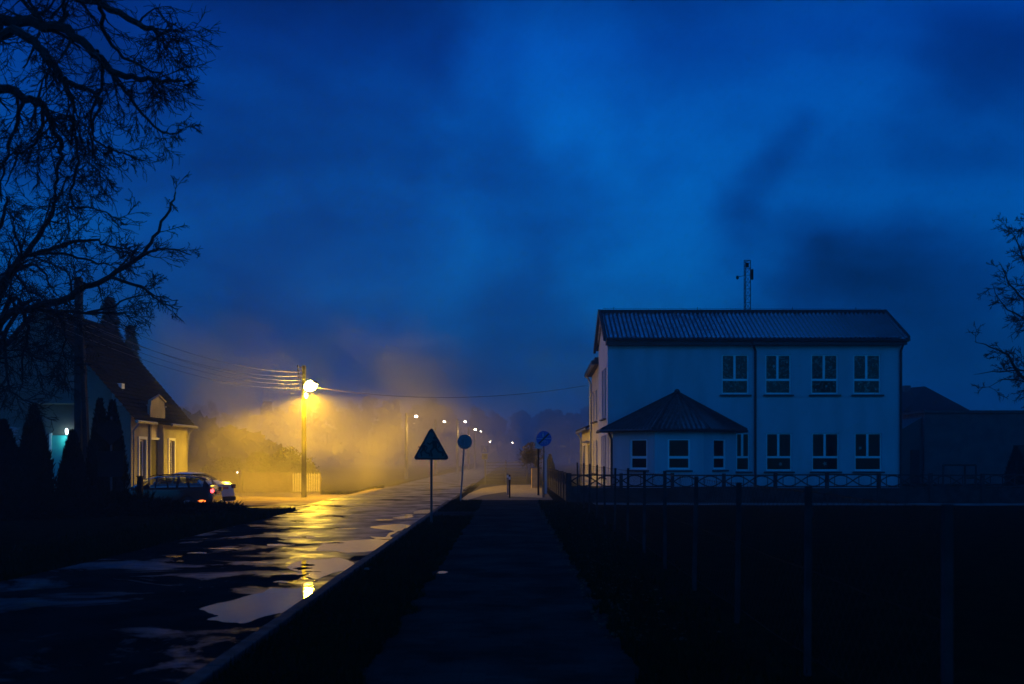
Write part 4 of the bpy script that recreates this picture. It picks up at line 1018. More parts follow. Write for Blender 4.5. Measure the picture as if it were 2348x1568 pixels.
# bushes behind the yard fence, lit by the lamp
for i, (px, D, h, wd, lab) in enumerate(((655, 62.5, 2.6, 1.7, 'rounded leafy bush lit yellow just left of the lamp pole'), (590, 63.5, 2.3, 1.6, 'lower leafy bush behind the board fence, left of the rounded one'), (700, 62.6, 1.7, .9, 'small leafy bush behind the picket fence'), (520, 65, 2.0, 1.7, 'dim leafy bush behind the left end of the board fence'))):
    x = (px - 1174) * D / F
    bush('leafy_bush', lab, 'bush', (x, D, YARDZ), [((0, 0, h * .5), (wd, 1.0, h * .5)), ((wd * .5, -.2, h * .45), (wd * .6, .7, h * .4)), ((-wd * .5, .1, h * .4), (wd * .6, .7, h * .38)), ((.1, 0, h * .8), (wd * .5, .6, h * .28))], 1400, .07, M['bush'], 50 + i, 'bushes behind the yard')

# conical evergreens
def conifer(name, label, base, h, r, seed, m, group=None, layers=0, n=5000, size=.08):
    rnd = random.Random(seed); t = thing(name, label, 'tree', base, 0, group)
    tr = MB(); tr.tube([(0, 0, -.15), (0, 0, h * .9)], [.09, .02], 7); tr.build('trunk', M['bark'], t)
    mb = MB()
    core = [(0, .08), (.1, .75), (.3, .92), (.55, .7), (.8, .36), (.97, .06)]
    if not layers:
        b0 = 0; nn_ = 14
        for zf, rf_ in core:
            for k_ in range(nn_): a = 2 * math.pi * k_ / nn_; rr_ = r * rf_ * .86 * (1 + .12 * mnoise.noise(Vector((math.cos(a) * 2, math.sin(a) * 2, zf * h * 1.5 + seed)))); mb.v.append((rr_ * math.cos(a), rr_ * math.sin(a), zf * h))
        for j in range(len(core) - 1):
            for k_ in range(nn_): k2 = (k_ + 1) % nn_; mb.f.append((j * nn_ + k_, j * nn_ + k2, (j + 1) * nn_ + k2, (j + 1) * nn_ + k_))
    for _ in range(n):
        zf = rnd.random() ** .8 * .98
        for i_ in range(len(core) - 1):
            if core[i_][0] <= zf <= core[i_ + 1][0] or i_ == len(core) - 2:
                f = (zf - core[i_][0]) / (core[i_ + 1][0] - core[i_][0]); rf_ = core[i_][1] + (core[i_ + 1][1] - core[i_][1]) * max(0, min(1, f)); break
        if layers: rf_ = (1 - zf) ** .8 * (.62 + .38 * ((1 - (zf * layers) % 1)))
        a = rnd.uniform(0, 2 * math.pi)
        rr_ = r * rf_ * (rnd.uniform(.82, 1.08) if not layers else rnd.random() ** .5 * 1.05) * (1 + .16 * mnoise.noise(Vector((math.cos(a) * 2, math.sin(a) * 2, zf * h * 1.5 + seed))))
        p = Vector((rr_ * math.cos(a), rr_ * math.sin(a), zf * h))
        s = size * rnd.uniform(.6, 1.5); out = Vector((math.cos(a), math.sin(a), 0))
        d = (out * rnd.uniform(.1, .5) + Vector((0, 0, 1)) + Vector((rnd.gauss(0, .25), rnd.gauss(0, .25), 0))).normalized() if not layers else (out + Vector((rnd.gauss(0, .3), rnd.gauss(0, .3), -.25))).normalized()
        b = d.cross(out + Vector((.1, .05, .3))).normalized()
        b = (b + out * rnd.gauss(0, .6)).normalized()
        mb.quad(p - b * s * .35, p + d * s * .6 - b * s * .3, p + d * s * 1.6, p + b * s * .35)
    mb.build('crown', m, t); return t
def cpos(px, D, z=-.25): return ((px - 1174) * D / F, D, z)
zt = lambda py, D, z=-.25: CAMH - z + (HZ - py) * D / F
conifer('columnar_conifer', 'dark columnar conifer left of the lit teal door', cpos(78, 30), zt(930, 30), .62, 1, M['needle'], 'columnar conifers in the front garden')
conifer('columnar_conifer', 'dark columnar conifer cut by the left edge of the picture', cpos(8, 30), zt(965, 30), .7, 2, M['needle'], 'columnar conifers in the front garden')
conifer('columnar_conifer', 'short dark conifer overlapping the right side of the teal door', cpos(166, 31), zt(990, 31), .5, 3, M['needle'], 'columnar conifers in the front garden')
conifer('columnar_conifer', 'dark conifer just right of the twin-legged pole', cpos(229, 32), zt(915, 32), .46, 4, M['needle'], 'columnar conifers in the front garden')
conifer('columnar_conifer', 'dark conifer behind the diamond sign', cpos(258, 32.6), zt(918, 32.6), .50, 5, M['needle'], 'columnar conifers in the front garden')
conifer('spruce', 'ragged dark spruce towering over the steep tiled roof', ((252 - 1174) * 66 / F, 66, YARDZ), CAMH + .5 + (HZ - 672) * 66 / F, 2.3, 6, M['needle'], None, 13, 9000, .17)
conifer('spruce', 'second, lower spruce top just right of the ragged one', ((300 - 1174) * 68 / F, 68, YARDZ), CAMH + .5 + (HZ - 738) * 68 / F, 1.9, 7, M['needle'], None, 12, 6000, .17)
conifer('spruce', 'broad dark spruce left of the steep roof, behind the bare branches', ((95 - 1174) * 68 / F, 68, YARDZ), CAMH + .5 + (HZ - 770) * 68 / F, 3.4, 8, M['needle'], None, 10, 8000, .2)
conifer('columnar_conifer', 'dark narrow conifer before the long shed', ((2330 - 1174) * 50 / F, 50, 0), CAMH + (HZ - 1026) * 50 / F, .55, 9, M['needle'], None, 0, 2500)
conifer('columnar_conifer', 'small rounded conifer beside the marker board, past the concrete fence', ((1261 - 1174) * 66 / F, 66, 0), CAMH + (HZ - 1044) * 66 / F, .38, 10, M['needle'], None, 0, 2500)

# low spreading junipers in front
def juniper(label, c, r, h, seed, n=420):
    rnd = random.Random(seed); t = thing('juniper_shrub', label, 'shrub', c, 0, 'spreading junipers on the left bank'); mb = MB()
    for _ in range(n):
        a = rnd.uniform(0, 2 * math.pi); e = rnd.uniform(.08, 1.35); L = rnd.uniform(.5, 1)
        d = Vector((math.cos(a) * math.cos(e) * r, math.sin(a) * math.cos(e) * r * .7, math.sin(e) * h)) * L
        s = Vector((rnd.uniform(-.5, .5) * r, rnd.uniform(-.4, .4) * r, 0)); pts = [s, s + d * .5 + Vector((0, 0, .05)), s + d]
        mb.tube(pts, [.02, .014, .004], 3, False)
        for k_ in range(7):
            f = .3 + .7 * k_ / 7; p = s + d * f; dd = (d.normalized() + Vector((rnd.gauss(0, .55), rnd.gauss(0, .55), rnd.gauss(.1, .4)))).normalized(); b = dd.cross(Vector((rnd.gauss(0, 1), rnd.gauss(0, 1), 1))).normalized(); sz = .11 * rnd.uniform(.6, 1.3)
            mb.quad(p - b * sz * .25, p + dd * sz - b * sz * .12, p + dd * sz * 1.7, p + b * sz * .25)
    mb.build('foliage', M['needle'], t)
jl = [(505, 31.5, .9, .28, 'spiky end juniper at the mouth of the side road'), (450, 31.0, 1.0, .28, 'juniper right in front of the lit tail light'), (400, 30.5, 1.1, .38, 'juniper under the side windows of the dark estate car'), (345, 30, 1.1, .5, 'juniper by the short dark gate post'),
      (290, 29.5, 1.1, .8, 'juniper under the diamond sign'), (225, 29, 1.2, .9, 'juniper at the foot of the twin-legged pole'), (150, 28.5, 1.2, .9, 'juniper under the lit teal door'), (75, 28, 1.2, .95, 'juniper before the tallest left conifer'), (10, 27.5, 1.2, .95, 'juniper at the left edge of the picture')]
for i, (px, D, r, h, lab) in enumerate(jl):
    z = gz((px - 1174) * D / F, D); juniper(lab, ((px - 1174) * D / F, D, z), r, h, 20 + i)
# short dark post by the bonnet
gp = thing('gate_post', 'short dark square post before the bonnet of the dark estate car', 'post', ((321 - 1174) * 34 / F, 34, -.35))
p = MB(); p.box(-.08, .08, -.08, .08, -.1, CAMH + .35 + (HZ - 1093) * 34 / F); bevel(p.build('shaft', M['black'], gp), .01)
p = MB(); zz = CAMH + .35 + (HZ - 1093) * 34 / F; p.box(-.1, .1, -.1, .1, zz + .001, zz + .03); p.build('cap', M['black'], gp)
cp = thing('concrete_marker', 'pale stub of concrete at the foot of the twin-legged pole', 'post', ((202 - 1174) * 32.2 / F, 32.2, -.3))
p = MB(); p.box(-.07, .07, -.05, .05, -.05, CAMH + .3 + (HZ - 1092) * 32.2 / F); bevel(p.build('shaft', M['conc'], cp), .01)
p = MB(); p.box(-.085, .085, -.065, .065, CAMH + .302 + (HZ - 1092) * 32.2 / F, CAMH + .33 + (HZ - 1092) * 32.2 / F); p.build('cap', M['conc'], cp)

# scraps on the verge and a film of water on the pavement
pt_ = g(1014, 1313.5); b = MB(); b.quad(*[(pt_.x + .085 * math.cos(a * .7) * (1 + .25 * math.sin(a * 3)), pt_.y + .16 * math.sin(a * .7), .009) for a in range(9)]); tag(b.build('puddle', M['water']), kind='structure')
for (px, py, lab) in ((841, 1307.5, 'crumpled grey scrap of paper on the dark verge by the kerb'),):
    p0 = g(px, py); b = MB(); rq = random.Random(px); b.sphere((0, 0, .02), (.045, .03, .018), 8, 5); b.v = [(x * (1 + rq.uniform(-.3, .3)), y * (1 + rq.uniform(-.3, .3)), z * (1 + rq.uniform(-.3, .3))) for x, y, z in b.v]
    tag(b.build('paper_scrap', M['conc'], loc=(p0.x, p0.y, 0)), lab, 'litter')
# ------------------------------------------------------------------ cars
def car(name, label, st, wid, paint, loc, rz, wins, rear_glass, front_glass, tail_m, lit, estate):
    """stations: (x, z_belt, z_top, roof half width, body half width)"""
    root = thing(name, label, 'car', loc, rz)
    def sec(x):
        for i in range(len(st) - 1):
            if st[i][0] <= x <= st[i + 1][0]:
                f = (x - st[i][0]) / (st[i + 1][0] - st[i][0]); return [st[i][k] + (st[i + 1][k] - st[i][k]) * f for k in range(5)]
        return list(st[-1])
    def surf(x, t, sgn=1, off=0):
        _, zb_, zt_, rw, bw = sec(x)
        pts = [(bw * .93, .20), (bw * .985, .32), (bw, .55), (bw * .975, zb_ - .05), (bw * .93, zb_), (rw, zt_ - .035), (rw * .9, zt_ - .004), (0, zt_ + .012)]
        t = max(0, min(6.999, t)); i = int(t); f = t - i
        y = pts[i][0] + (pts[i + 1][0] - pts[i][0]) * f; z = pts[i][1] + (pts[i + 1][1] - pts[i][1]) * f
        dy = pts[i + 1][1] - pts[i][1]; dz = -(pts[i + 1][0] - pts[i][0]); l = math.hypot(dy, dz) or 1
        return Vector((x, sgn * (y + off * dy / l), z + off * dz / l))
    mb = MB(); xs_ = []
    for i in range(len(st) - 1):
        for k in range(4): xs_.append(st[i][0] + (st[i + 1][0] - st[i][0]) * k / 4)
    xs_.append(st[-1][0])
    for a, b, _, _, _ in wins: xs_ += [a, b]
    xs_ = sorted(set(xs_ + list(rear_glass) + list(front_glass))); T = [0, 1, 2, 3, 4, 5, 6, 6.999]
    ring = [(t, 1) for t in T] + [(t, -1) for t in T[-2::-1]]
    for x in xs_:
        for t, s in ring: mb.v.append(tuple(surf(x, t, s)))
    k = len(ring)
    def is_open(i, j):
        xm = (xs_[i] + xs_[i + 1]) / 2
        if j in (4, len(ring) - 6): return any(a < xm < b for a, b, _, _, _ in wins)
        if 5 <= j <= len(ring) - 7: return min(rear_glass) < xm < max(rear_glass) or min(front_glass) < xm < max(front_glass)
        return False
    for i in range(len(xs_) - 1):
        for j in range(k):
            if is_open(i, j): continue
            j2 = (j + 1) % k; mb.f.append((i * k + j, i * k + j2, (i + 1) * k + j2, (i + 1) * k + j))
    mb.f.append(tuple(range(k))); mb.f.append(tuple((len(xs_) - 1) * k + j for j in range(k))[::-1])
    body = mb.build('body', paint, root, smooth=True); body.data.set_sharp_from_angle(angle=R(32)) if hasattr(body.data, 'set_sharp_from_angle') else None
    for sgn in (-1, 1):
        for (xa, xb, ta, tb, cut) in wins:
            w_ = MB(); n = 5
            for i in range(n + 1):
                for j in range(4):
                    t = ta + (tb - ta) * j / 3; xx0 = xa + cut[0] * j / 3; xx1 = xb + cut[1] * j / 3; w_.v.append(tuple(surf(xx0 + (xx1 - xx0) * i / n, t, sgn, .008)))
            for i in range(n):
                for j in range(3): a = i * 4 + j; w_.f.append((a, a + 1, a + 5, a + 4))
            w_.build('side_window', M['car_glass'], root)
    for nm, (xa, xb) in (('rear_window', rear_glass), ('windscreen', front_glass)):
        w_ = MB()
        for i in range(4):
            x = xa + (xb - xa) * i / 3
            for j in range(9):
                s = (j - 4) / 4 * .9; _, zb_, zt_, rw, bw = sec(x)
                w_.v.append((x + (.008 if nm == 'rear_window' else -.008), rw * s, zt_ + .018))
        for i in range(3):
            for j in range(8): a = i * 9 + j; w_.f.append((a, a + 1, a + 10, a + 9))
        w_.build(nm, M['car_glass'], root)
    L = st[-1][0]
    for x in (L * .19, L * .79):
        for sgn in (-1, 1):
            y = sgn * (wid / 2 - .09); w_ = MB(); n = 24; w_.tube([(x, y - .105 * sgn, .31), (x, y + .1 * sgn, .31)], .31, n); wo_ = w_.build('wheel', M['tyre'], root)
            r2 = MB(); r2.tube([(x, y + .095 * sgn, .31), (x, y + .108 * sgn, .31)], .20, 20); r2.build('rim', M['rim'], wo_)
            a_ = MB(); a_.tube([(x, y - .12 * sgn, .33), (x, y + .092 * sgn, .33)], .37, 20); a_.build('wheel_arch', M['black'], root)
    xr = st[-1][0]
    for sgn in (1, -1):
        t_ = MB(); zz0, zz1 = (.80, 1.0) if estate else (.74, .92); t_.box(xr - .16, xr - .0, sgn * wid / 2 * .62 if sgn > 0 else -wid / 2 * .955, wid / 2 * .955 if sgn > 0 else -wid / 2 * .62, zz0, zz1)
        tl = t_.build('tail_light', M['red_glass'], root); bevel(tl, .03)
        if lit and sgn == lit:
            e_ = MB(); e_.sphere((xr - .02, sgn * wid / 2 * .86, zz0 + .07), (.07, .13, .085), 12, 8); e_.build('lit_bulb', tail_m, tl)
    pl_ = MB(); pl_.box(xr + .012, xr + .024, -.26, .26, .72, .83) ; pl_.build('number_plate', M['plate_redlit'], root)
    bu = MB(); bu.box(xr - .25, xr + .035, -wid / 2 * .93, wid / 2 * .93, .22, .42); bevel(bu.build('rear_bumper', M['black'], root), .06, 3)
    mi = MB()
    for sgn in (-1, 1): mi.sphere((st[-1][0] * .33, sgn * (wid / 2 + .08), .98), (.07, .11, .07), 10, 6)
    mi.build('mirror', paint, root, smooth=True)
    return root, surf
est = [(0, .50, .56, .55, .62), (.08, .60, .66, .62, .74), (.35, .72, .78, .66, .86), (1.15, .88, .93, .70, .89), (1.32, .93, 1.0, .68, .90), (1.95, .95, 1.36, .58, .90), (2.4, .96, 1.45, .57, .90), (3.4, .97, 1.46, .56, .90), (4.05, .98, 1.41, .55, .88), (4.28, .98, 1.33, .54, .86), (4.52, .97, 1.05, .58, .84), (4.62, .80, .90, .66, .82), (4.66, .50, .62, .68, .78)]
sal = [(0, .50, .56, .55, .62), (.08, .60, .66, .62, .74), (.35, .72, .78, .66, .86), (1.15, .88, .93, .70, .89), (1.35, .93, 1.0, .68, .90), (2.0, .95, 1.34, .58, .90), (2.5, .96, 1.43, .56, .90), (3.1, .97, 1.40, .55, .90), (3.55, .98, 1.25, .55, .88), (3.98, .98, 1.05, .60, .86), (4.5, .97, 1.02, .66, .83), (4.62, .82, .92, .68, .80), (4.68, .50, .60, .68, .76)]
wx = (509 - 1174) * 41.6 / F
carA, sA = car('estate_car', 'dark estate car with one red tail light lit, nearer of the two parked cars', est, 1.8, M['car_black'], (wx - 4.62, 40.7, YARDZ - .06), R(2),
    [(1.62, 2.35, 4.15, 4.9, (.42, 0)), (2.42, 3.2, 4.15, 4.9, (0, 0)), (3.3, 4.25, 4.15, 4.9, (0, -.28))], (4.3, 4.5), (1.4, 1.92), M['red_lamp'], -1, True)
rr_ = MB()
for s in (-1, 1): rr_.tube([(2.1, s * .54, 1.44), (2.3, s * .54, 1.5), (3.9, s * .53, 1.5), (4.15, s * .53, 1.42)], .018, 6)
rr_.build('roof_rail', M['black'], carA)
rf_ = MB(); rf_.sphere((4.25, -.86, .46), (.16, .05, .045), 12, 8); rf_.build('lower_reflector', M['amber_reflector'], carA)
rf_ = MB(); rf_.sphere((4.66, .55, .42), (.04, .12, .06), 12, 8); rf_.build('exhaust_trim', M['rim'], carA)
sx = -12.45; BA = R(18)
carB, sB = car('saloon_car', 'white saloon car parked behind the dark estate, only its tail showing', sal, 1.8, M['car_white'], (sx - 4.2 * math.cos(BA), 43.1 + 4.2 * math.sin(BA), YARDZ + .03), -BA,
    [(1.62, 2.35, 4.15, 4.9, (.42, 0)), (2.42, 3.2, 4.15, 4.9, (0, -.1)), (3.25, 3.7, 4.15, 4.85, (-.06, -.3))], (3.2, 3.9), (1.4, 1.95), M['red_lamp'], 0, False)

carB.scale = (.9, 1, 1.03)
# ------------------------------------------------------------------ bare trees
RMIN = [.0042]
def tw(mb, p, d, L, r, lvl, rnd, droop, nseg=5):
    r = max(r, RMIN[0] * 1.5)
    pts = [p.copy()]; rad = [r]; d = d.normalized(); side = Vector((rnd.gauss(0, 1), rnd.gauss(0, 1), rnd.gauss(0, .6))) * .11
    for i in range(nseg):
        f = i / nseg
        d = (d + side + Vector((rnd.gauss(0, .13), rnd.gauss(0, .13), rnd.gauss(0, .13))) + Vector((0, 0, -droop * (1 - f * 1.9)))).normalized()
        p = p + d * L / nseg; pts.append(p.copy()); rad.append(max(RMIN[0], r * (1 - .8 * (i + 1) / nseg)))
        if lvl > 0 and i > 0:
            for _ in range(2 if rnd.random() < .6 else 1):
                ax_ = Vector((rnd.gauss(0, 1), rnd.gauss(0, 1), rnd.gauss(0, 1))).normalized(); nd = (d + ax_ * .8).normalized()
                tw(mb, p, nd, L * rnd.uniform(.35, .6), rad[-1] * .62, lvl - 1, rnd, droop, 4)
    mb.tube(pts, rad, 3 if r < .02 else 5, False)
def limb(mb, pts, r0, r1, rnd, droop, n_side, Ls, lvl=2):
    sp = []; m = len(pts)
    for i in range(m - 1):
        p0, p1, p2, p3 = pts[max(0, i - 1)], pts[i], pts[i + 1], pts[min(m - 1, i + 2)]
        for s in range(4):
            t = s / 4; sp.append(.5 * ((2 * p1) + (-p0 + p2) * t + (2 * p0 - 5 * p1 + 4 * p2 - p3) * t * t + (-p0 + 3 * p1 - 3 * p2 + p3) * t ** 3))
    sp.append(pts[-1].copy()); n = len(sp)
    for i in range(1, n - 1): sp[i] = sp[i] + Vector((rnd.gauss(0, 1), rnd.gauss(0, 1), rnd.gauss(0, 1))) * .022 * Ls
    mb.tube(sp, [r0 + (r1 - r0) * i / (n - 1) for i in range(n)], 7, False)
    for _ in range(n_side):
        f = rnd.uniform(.08, 1); i = min(n - 2, int(f * (n - 1))); d = (sp[i + 1] - sp[i]).normalized()
        ax_ = Vector((rnd.gauss(0, 1), rnd.gauss(0, .8), rnd.gauss(-.1, 1))).normalized(); nd = (d * .8 + ax_).normalized()
        tw(mb, sp[i].copy(), nd, Ls * rnd.uniform(.5, 1.1) * (1.15 - .5 * f), max(.006, (r0 + (r1 - r0) * f) * .45), lvl, rnd, droop)
def c1(x, y, D): return q(x / 2.693, y / 2.693, D)
def c2(x, y, D): return q(x / 2.693, y / 2.693 + 432, D)
# drooping tree whose trunk stands left of the frame
rnd = random.Random(2)
TA = Vector((-9.6, 14.5, -.05)); tA = thing('bare_tree', 'big bare tree with drooping boughs hanging into the upper left', 'tree', TA)
tm = MB(); tm.tube([(0, 0, -.2), (.05, .1, 2), (.1, 0, 4.5), (.3, .1, 7.0), (.3, .2, 9.5)], [.38, .30, .25, .18, .1], 10); tm.build('trunk', M['bark'], tA, smooth=True)
cm = MB()
def rel(pts, o): return [p - o for p in pts]
T1 = TA + Vector((.1, 0, 4.6)); T2 = TA + Vector((.25, .1, 6.6)); T3 = TA + Vector((.3, .2, 8.6))
limbsA = [
 ([T2, q(-150, 60, 14.5), c1(0, 120, 14), c1(350, 155, 13.8), c1(550, 280, 13.6), c1(700, 440, 13.4), c1(850, 480, 13.3), c1(1000, 490, 13.2), c1(1140, 500, 13.2)], .10, .012, 46, 1.0),
 ([T1, q(-120, 150, 14), c1(20, 200, 13.6), c1(180, 235, 13.4), c1(300, 370, 13.2), c1(395, 510, 13.1), c1(440, 630, 13), c1(450, 800, 13), c1(490, 1000, 13)], .085, .012, 42, .95),
 ([T1, q(-160, 190, 15.6), c1(0, 540, 15.4), c1(150, 610, 15.2), c1(270, 660, 15), c1(330, 800, 15), c1(370, 900, 15), c1(365, 1050, 14.8), c1(335, 1240, 14.8)], .09, .012, 42, 1.0),
 ([T3, q(-100, -70, 14.2), c1(330, -60, 14), c1(600, 20, 13.8), c1(850, 150, 13.6), c1(960, 205, 13.5), c1(1050, 205, 13.5), c1(1088, 140, 13.5)], .08, .009, 44, 1.0),
 ([c1(700, 440, 13.4), c1(740, 520, 13.3), c1(820, 620, 13.2), c1(950, 780, 13.1), c1(1050, 830, 13), c1(1120, 800, 13)], .03, .006, 14, .7),
 ([c1(395, 510, 13.1), c1(550, 550, 12.9), c1(620, 640, 12.8), c1(560, 790, 12.8), c1(580, 980, 12.8), c1(680, 1050, 12.8)], .03, .006, 22, .8),
 ([c1(600, 310, 13.6), c1(640, 480, 13.9), c1(560, 760, 14), c1(640, 900, 14), c1(800, 960, 14)], .03, .006, 20, .8),
 ([c1(620, 20, 13.8), c1(640, 200, 14.1), c1(760, 340, 14.2), c1(900, 420, 14.2), c1(1050, 480, 14.2)], .035, .006, 26, .8),
 ([c1(360, 155, 13.8), c1(400, 60, 14), c1(380, -40, 14.2)], .04, .02, 10, .8),
 ([c1(490, 1000, 13), c1(440, 1180, 13), c1(470, 1280, 13), c1(620, 1290, 13), c1(730, 1390, 13)], .02, .005, 18, .7),
 ([c1(150, 610, 15.2), c1(90, 800, 15.2), c1(30, 1000, 15.2), c1(10, 1250, 15.2)], .035, .008, 22, 1.0),
 ([c1(270, 660, 15), c1(230, 860, 15.2), c1(110, 960, 15.3), c1(30, 1150, 15.3)], .03, .006, 20, .9),
 ([T3, q(-60, -60, 15.5), c1(200, 60, 15.5), c1(230, 250, 15.5), c1(140, 420, 15.5)], .05, .008, 26, .95),
]
for pts, r0, r1, ns, Ls in limbsA: limb(cm, rel(pts, TA), r0 * 1.0, r1 * 1.3, rnd, .13, int(ns * .6), Ls * .82)
cm.build('crown', M['bark'], tA)
RMIN[0] = .0058
# second tree, lower, behind the pole
rnd = random.Random(5)
TB = Vector(((-95 - 1174) * 23 / F, 23, -.1)); tB = thing('bare_tree', 'lower spreading bare tree with a long bough reaching past the twin-legged pole', 'tree', TB)
tm = MB(); tm.tube([(0, 0, -.2), (.05, 0, 1.2), (.25, 0, 2.6), (.35, 0, 4.2)], [.34, .28, .24, .15], 10); tm.build('trunk', M['bark'], tB, smooth=True)
cm = MB(); S1 = TB + Vector((.25, 0, 2.6)); S2 = TB + Vector((.35, 0, 4.0))
limbsB = [
 ([S1, c2(0, 830, 22.5), c2(200, 740, 22), c2(400, 680, 21.6), c2(520, 612, 21.4), c2(680, 545, 21.2), c2(850, 430, 21), c2(950, 300, 21), c2(1050, 130, 21), c2(1085, 20, 21)], .11, .012, 34, .9),
 ([c2(850, 425, 21), c2(960, 382, 20.8), c2(1050, 372, 20.7), c2(1180, 410, 20.6)], .035, .008, 9, .6),
 ([c2(680, 545, 21.2), c2(850, 600, 21), c2(930, 650, 21), c2(1000, 710, 21), c2(1100, 745, 21)], .04, .008, 14, .7),
 ([c2(540, 765, 22), c2(700, 730, 21.8), c2(780, 680, 21.6), c2(930, 660, 21.5), c2(1100, 690, 21.4)], .03, .006, 12, .6),
 ([c2(200, 740, 22), c2(400, 765, 22), c2(620, 770, 22), c2(760, 775, 22), c2(820, 800, 22)], .05, .008, 22, .8),
 ([S2, c2(0, 620, 22.6), c2(90, 470, 22.4), c2(160, 400, 22.3), c2(300, 190, 22.2), c2(345, 60, 22.2), c2(420, -80, 22.2)], .12, .012, 44, 1.2),
 ([c2(160, 400, 22.3), c2(300, 380, 22.1), c2(450, 330, 22), c2(600, 325, 21.9), c2(700, 365, 21.9), c2(870, 350, 21.8)], .06, .008, 34, .95),
 ([c2(150, 410, 22.3), c2(300, 395, 22.6), c2(480, 425, 22.6), c2(640, 470, 22.6), c2(760, 460, 22.6)], .045, .008, 28, .95),
 ([S1, c2(60, 700, 23.5), c2(160, 820, 23.8), c2(150, 1000, 24), c2(120, 1250, 24)], .08, .01, 42, 1.3),
 ([S1, c2(130, 730, 23.3), c2(330, 760, 23.4), c2(400, 860, 23.5), c2(390, 1000, 23.6), c2(420, 1100, 23.6)], .06, .008, 40, 1.1),
 ([S2, c2(60, 560, 23.5), c2(200, 470, 23.6), c2(300, 560, 23.8), c2(350, 660, 23.8)], .06, .008, 34, 1.1),
 ([S1, c2(0, 900, 22.4), c2(40, 1050, 22.3), c2(70, 1250, 22.3), c2(230, 1330, 22.3)], .06, .008, 40, 1.2),
 ([S2, c2(-50, 400, 23), c2(20, 200, 23), c2(40, 50, 23)], .08, .02, 30, 1.3),
 ([c2(150, 1000, 24), c2(260, 1060, 24), c2(380, 1080, 24), c2(430, 1200, 24)], .03, .006, 26, .9),
]
for pts, r0, r1, ns, Ls in limbsB: limb(cm, rel(pts, TB), r0 * .95, r1 * 1.3, rnd, .05, int(ns * .55), Ls * .85)
cm.build('crown', M['bark'], tB)
RMIN[0] = .007
# tree at the right edge
rnd = random.Random(9)
TC = Vector(((2490 - 1174) * 30 / F, 30, 0)); tC = thing('bare_tree', 'bare tree leaning in from the right edge of the picture', 'tree', TC)
tm = MB(); tm.tube([(0, 0, -.2), (-.1, 0, 2), (-.2, 0, 4), (-.4, 0, 6)], [.3, .25, .2, .12], 10); tm.build('trunk', M['bark'], tC, smooth=True)
cm = MB(); U1 = TC + Vector((-.15, 0, 3.2)); U2 = TC + Vector((-.3, 0, 5))
for pts, r0, r1, ns, Ls in [
 ([U1, q(2400, 880, 30), q(2347, 868, 29.6), q(2310, 815, 29.3), q(2270, 795, 29), q(2235, 782, 29)], .07, .007, 30, 1.0),
 ([U1, q(2380, 860, 30), q(2347, 850, 30), q(2295, 852, 30), q(2232, 858, 30)], .05, .006, 28, .9),
 ([U1, q(2400, 900, 30.5), q(2350, 875, 30.5), q(2300, 870, 30.5), q(2268, 890, 30.5)], .04, .006, 20, .9),
 ([U2, q(2390, 720, 30), q(2347, 690, 30), q(2310, 640, 30), q(2290, 600, 30)], .06, .007, 34, 1.0),
 ([U2, q(2390, 650, 30), q(2350, 600, 30), q(2330, 550, 30), q(2318, 520, 30)], .05, .007, 34, 1.0),
 ([U2, q(2400, 760, 30.5), q(2350, 730, 30.5), q(2300, 700, 30.5), q(2275, 650, 30.5)], .05, .007, 30, .9),
 ([U2, q(2420, 640, 31), q(2370, 560, 31), q(2347, 500, 31)], .06, .01, 24, 1.1)]:
    limb(cm, rel(pts, TC), r0, r1, rnd, -.02, int(ns * .42), Ls * .7)
cm.build('crown', M['bark'], tC)

# pollard tree behind the pillar
PD = 56.0; rnd = random.Random(12); pc = Vector(((1233 - 1174) * PD / F, PD, 0))
pt = thing('pollard_tree', 'small pollard tree with a dense twiggy head above the yellow pillar', 'tree', pc)
tm = MB(); tm.tube([(0, 0, -.1), (.0, 0, .9), (-.15, 0, 1.6)], [.14, .12, .10], 8); tm.build('trunk', M['bark'], pt)
cm = MB()
for k_ in range(90):
    a = rnd.uniform(0, 6.28); e = rnd.uniform(.35, 1.4); d = Vector((math.cos(a) * math.cos(e) - .45, math.sin(a) * math.cos(e) * .7, math.sin(e))).normalized()
    tw(cm, Vector((-.15, 0, 1.3)), d, rnd.uniform(.55, .95), .014, 1, rnd, .05)
cm.build('crown', M['twigs'], pt)
lf = MB(); leafcloud(lf, (-.30, 0, 2.15), (.52, .45, .36), 700, .05, rnd); leafcloud(lf, (.05, 0, 1.6), (.35, .4, .6), 400, .05, rnd); lf.build('foliage', M['twigs'], pt)

# ------------------------------------------------------------------ right-hand background
sh = thing('long_shed', 'long dark flat-roofed shed right of the pale building', 'shed', (0, 0, 0)); SD = 62
sx0 = (2120 - 1174) * SD / F; sx1 = 46; sz = CAMH + (HZ - 947) * SD / F
p = MB(); wall_with_holes(p, sx0, sx1, -.1, sz, SD, [(31.2, 32.6, 1.2, 2.4)], .15); side_wall(p, sx0, SD, SD + 9, -.1, sz, []); p.quad((sx0, SD + 9, -.1), (sx1, SD + 9, -.1), (sx1, SD + 9, sz), (sx0, SD + 9, sz)); p.build('wall', M['dark_wall'], sh)
p = MB(); p.box(sx0 - .15, sx1 + .2, SD - .25, SD + 9.2, sz + .002, sz + .16); p.build('roof', M['dark_trim'], sh)
p = MB(); p.quad((31.2, SD + .12, 1.2), (32.6, SD + .12, 1.2), (32.6, SD + .12, 2.4), (31.2, SD + .12, 2.4)); p.build('window', M['glass'], sh)
p = MB(); xl = (2070 - 1174) * SD / F; p.prism([(xl, SD + .3, -.1), (sx0 - .01, SD + .3, -.1), (sx0 - .01, SD + .3, sz - .25), (xl, SD + .3, CAMH + (HZ - 985) * SD / F)], (0, 5, 0)); p.build('lean_to', M['dark_trim'], sh)
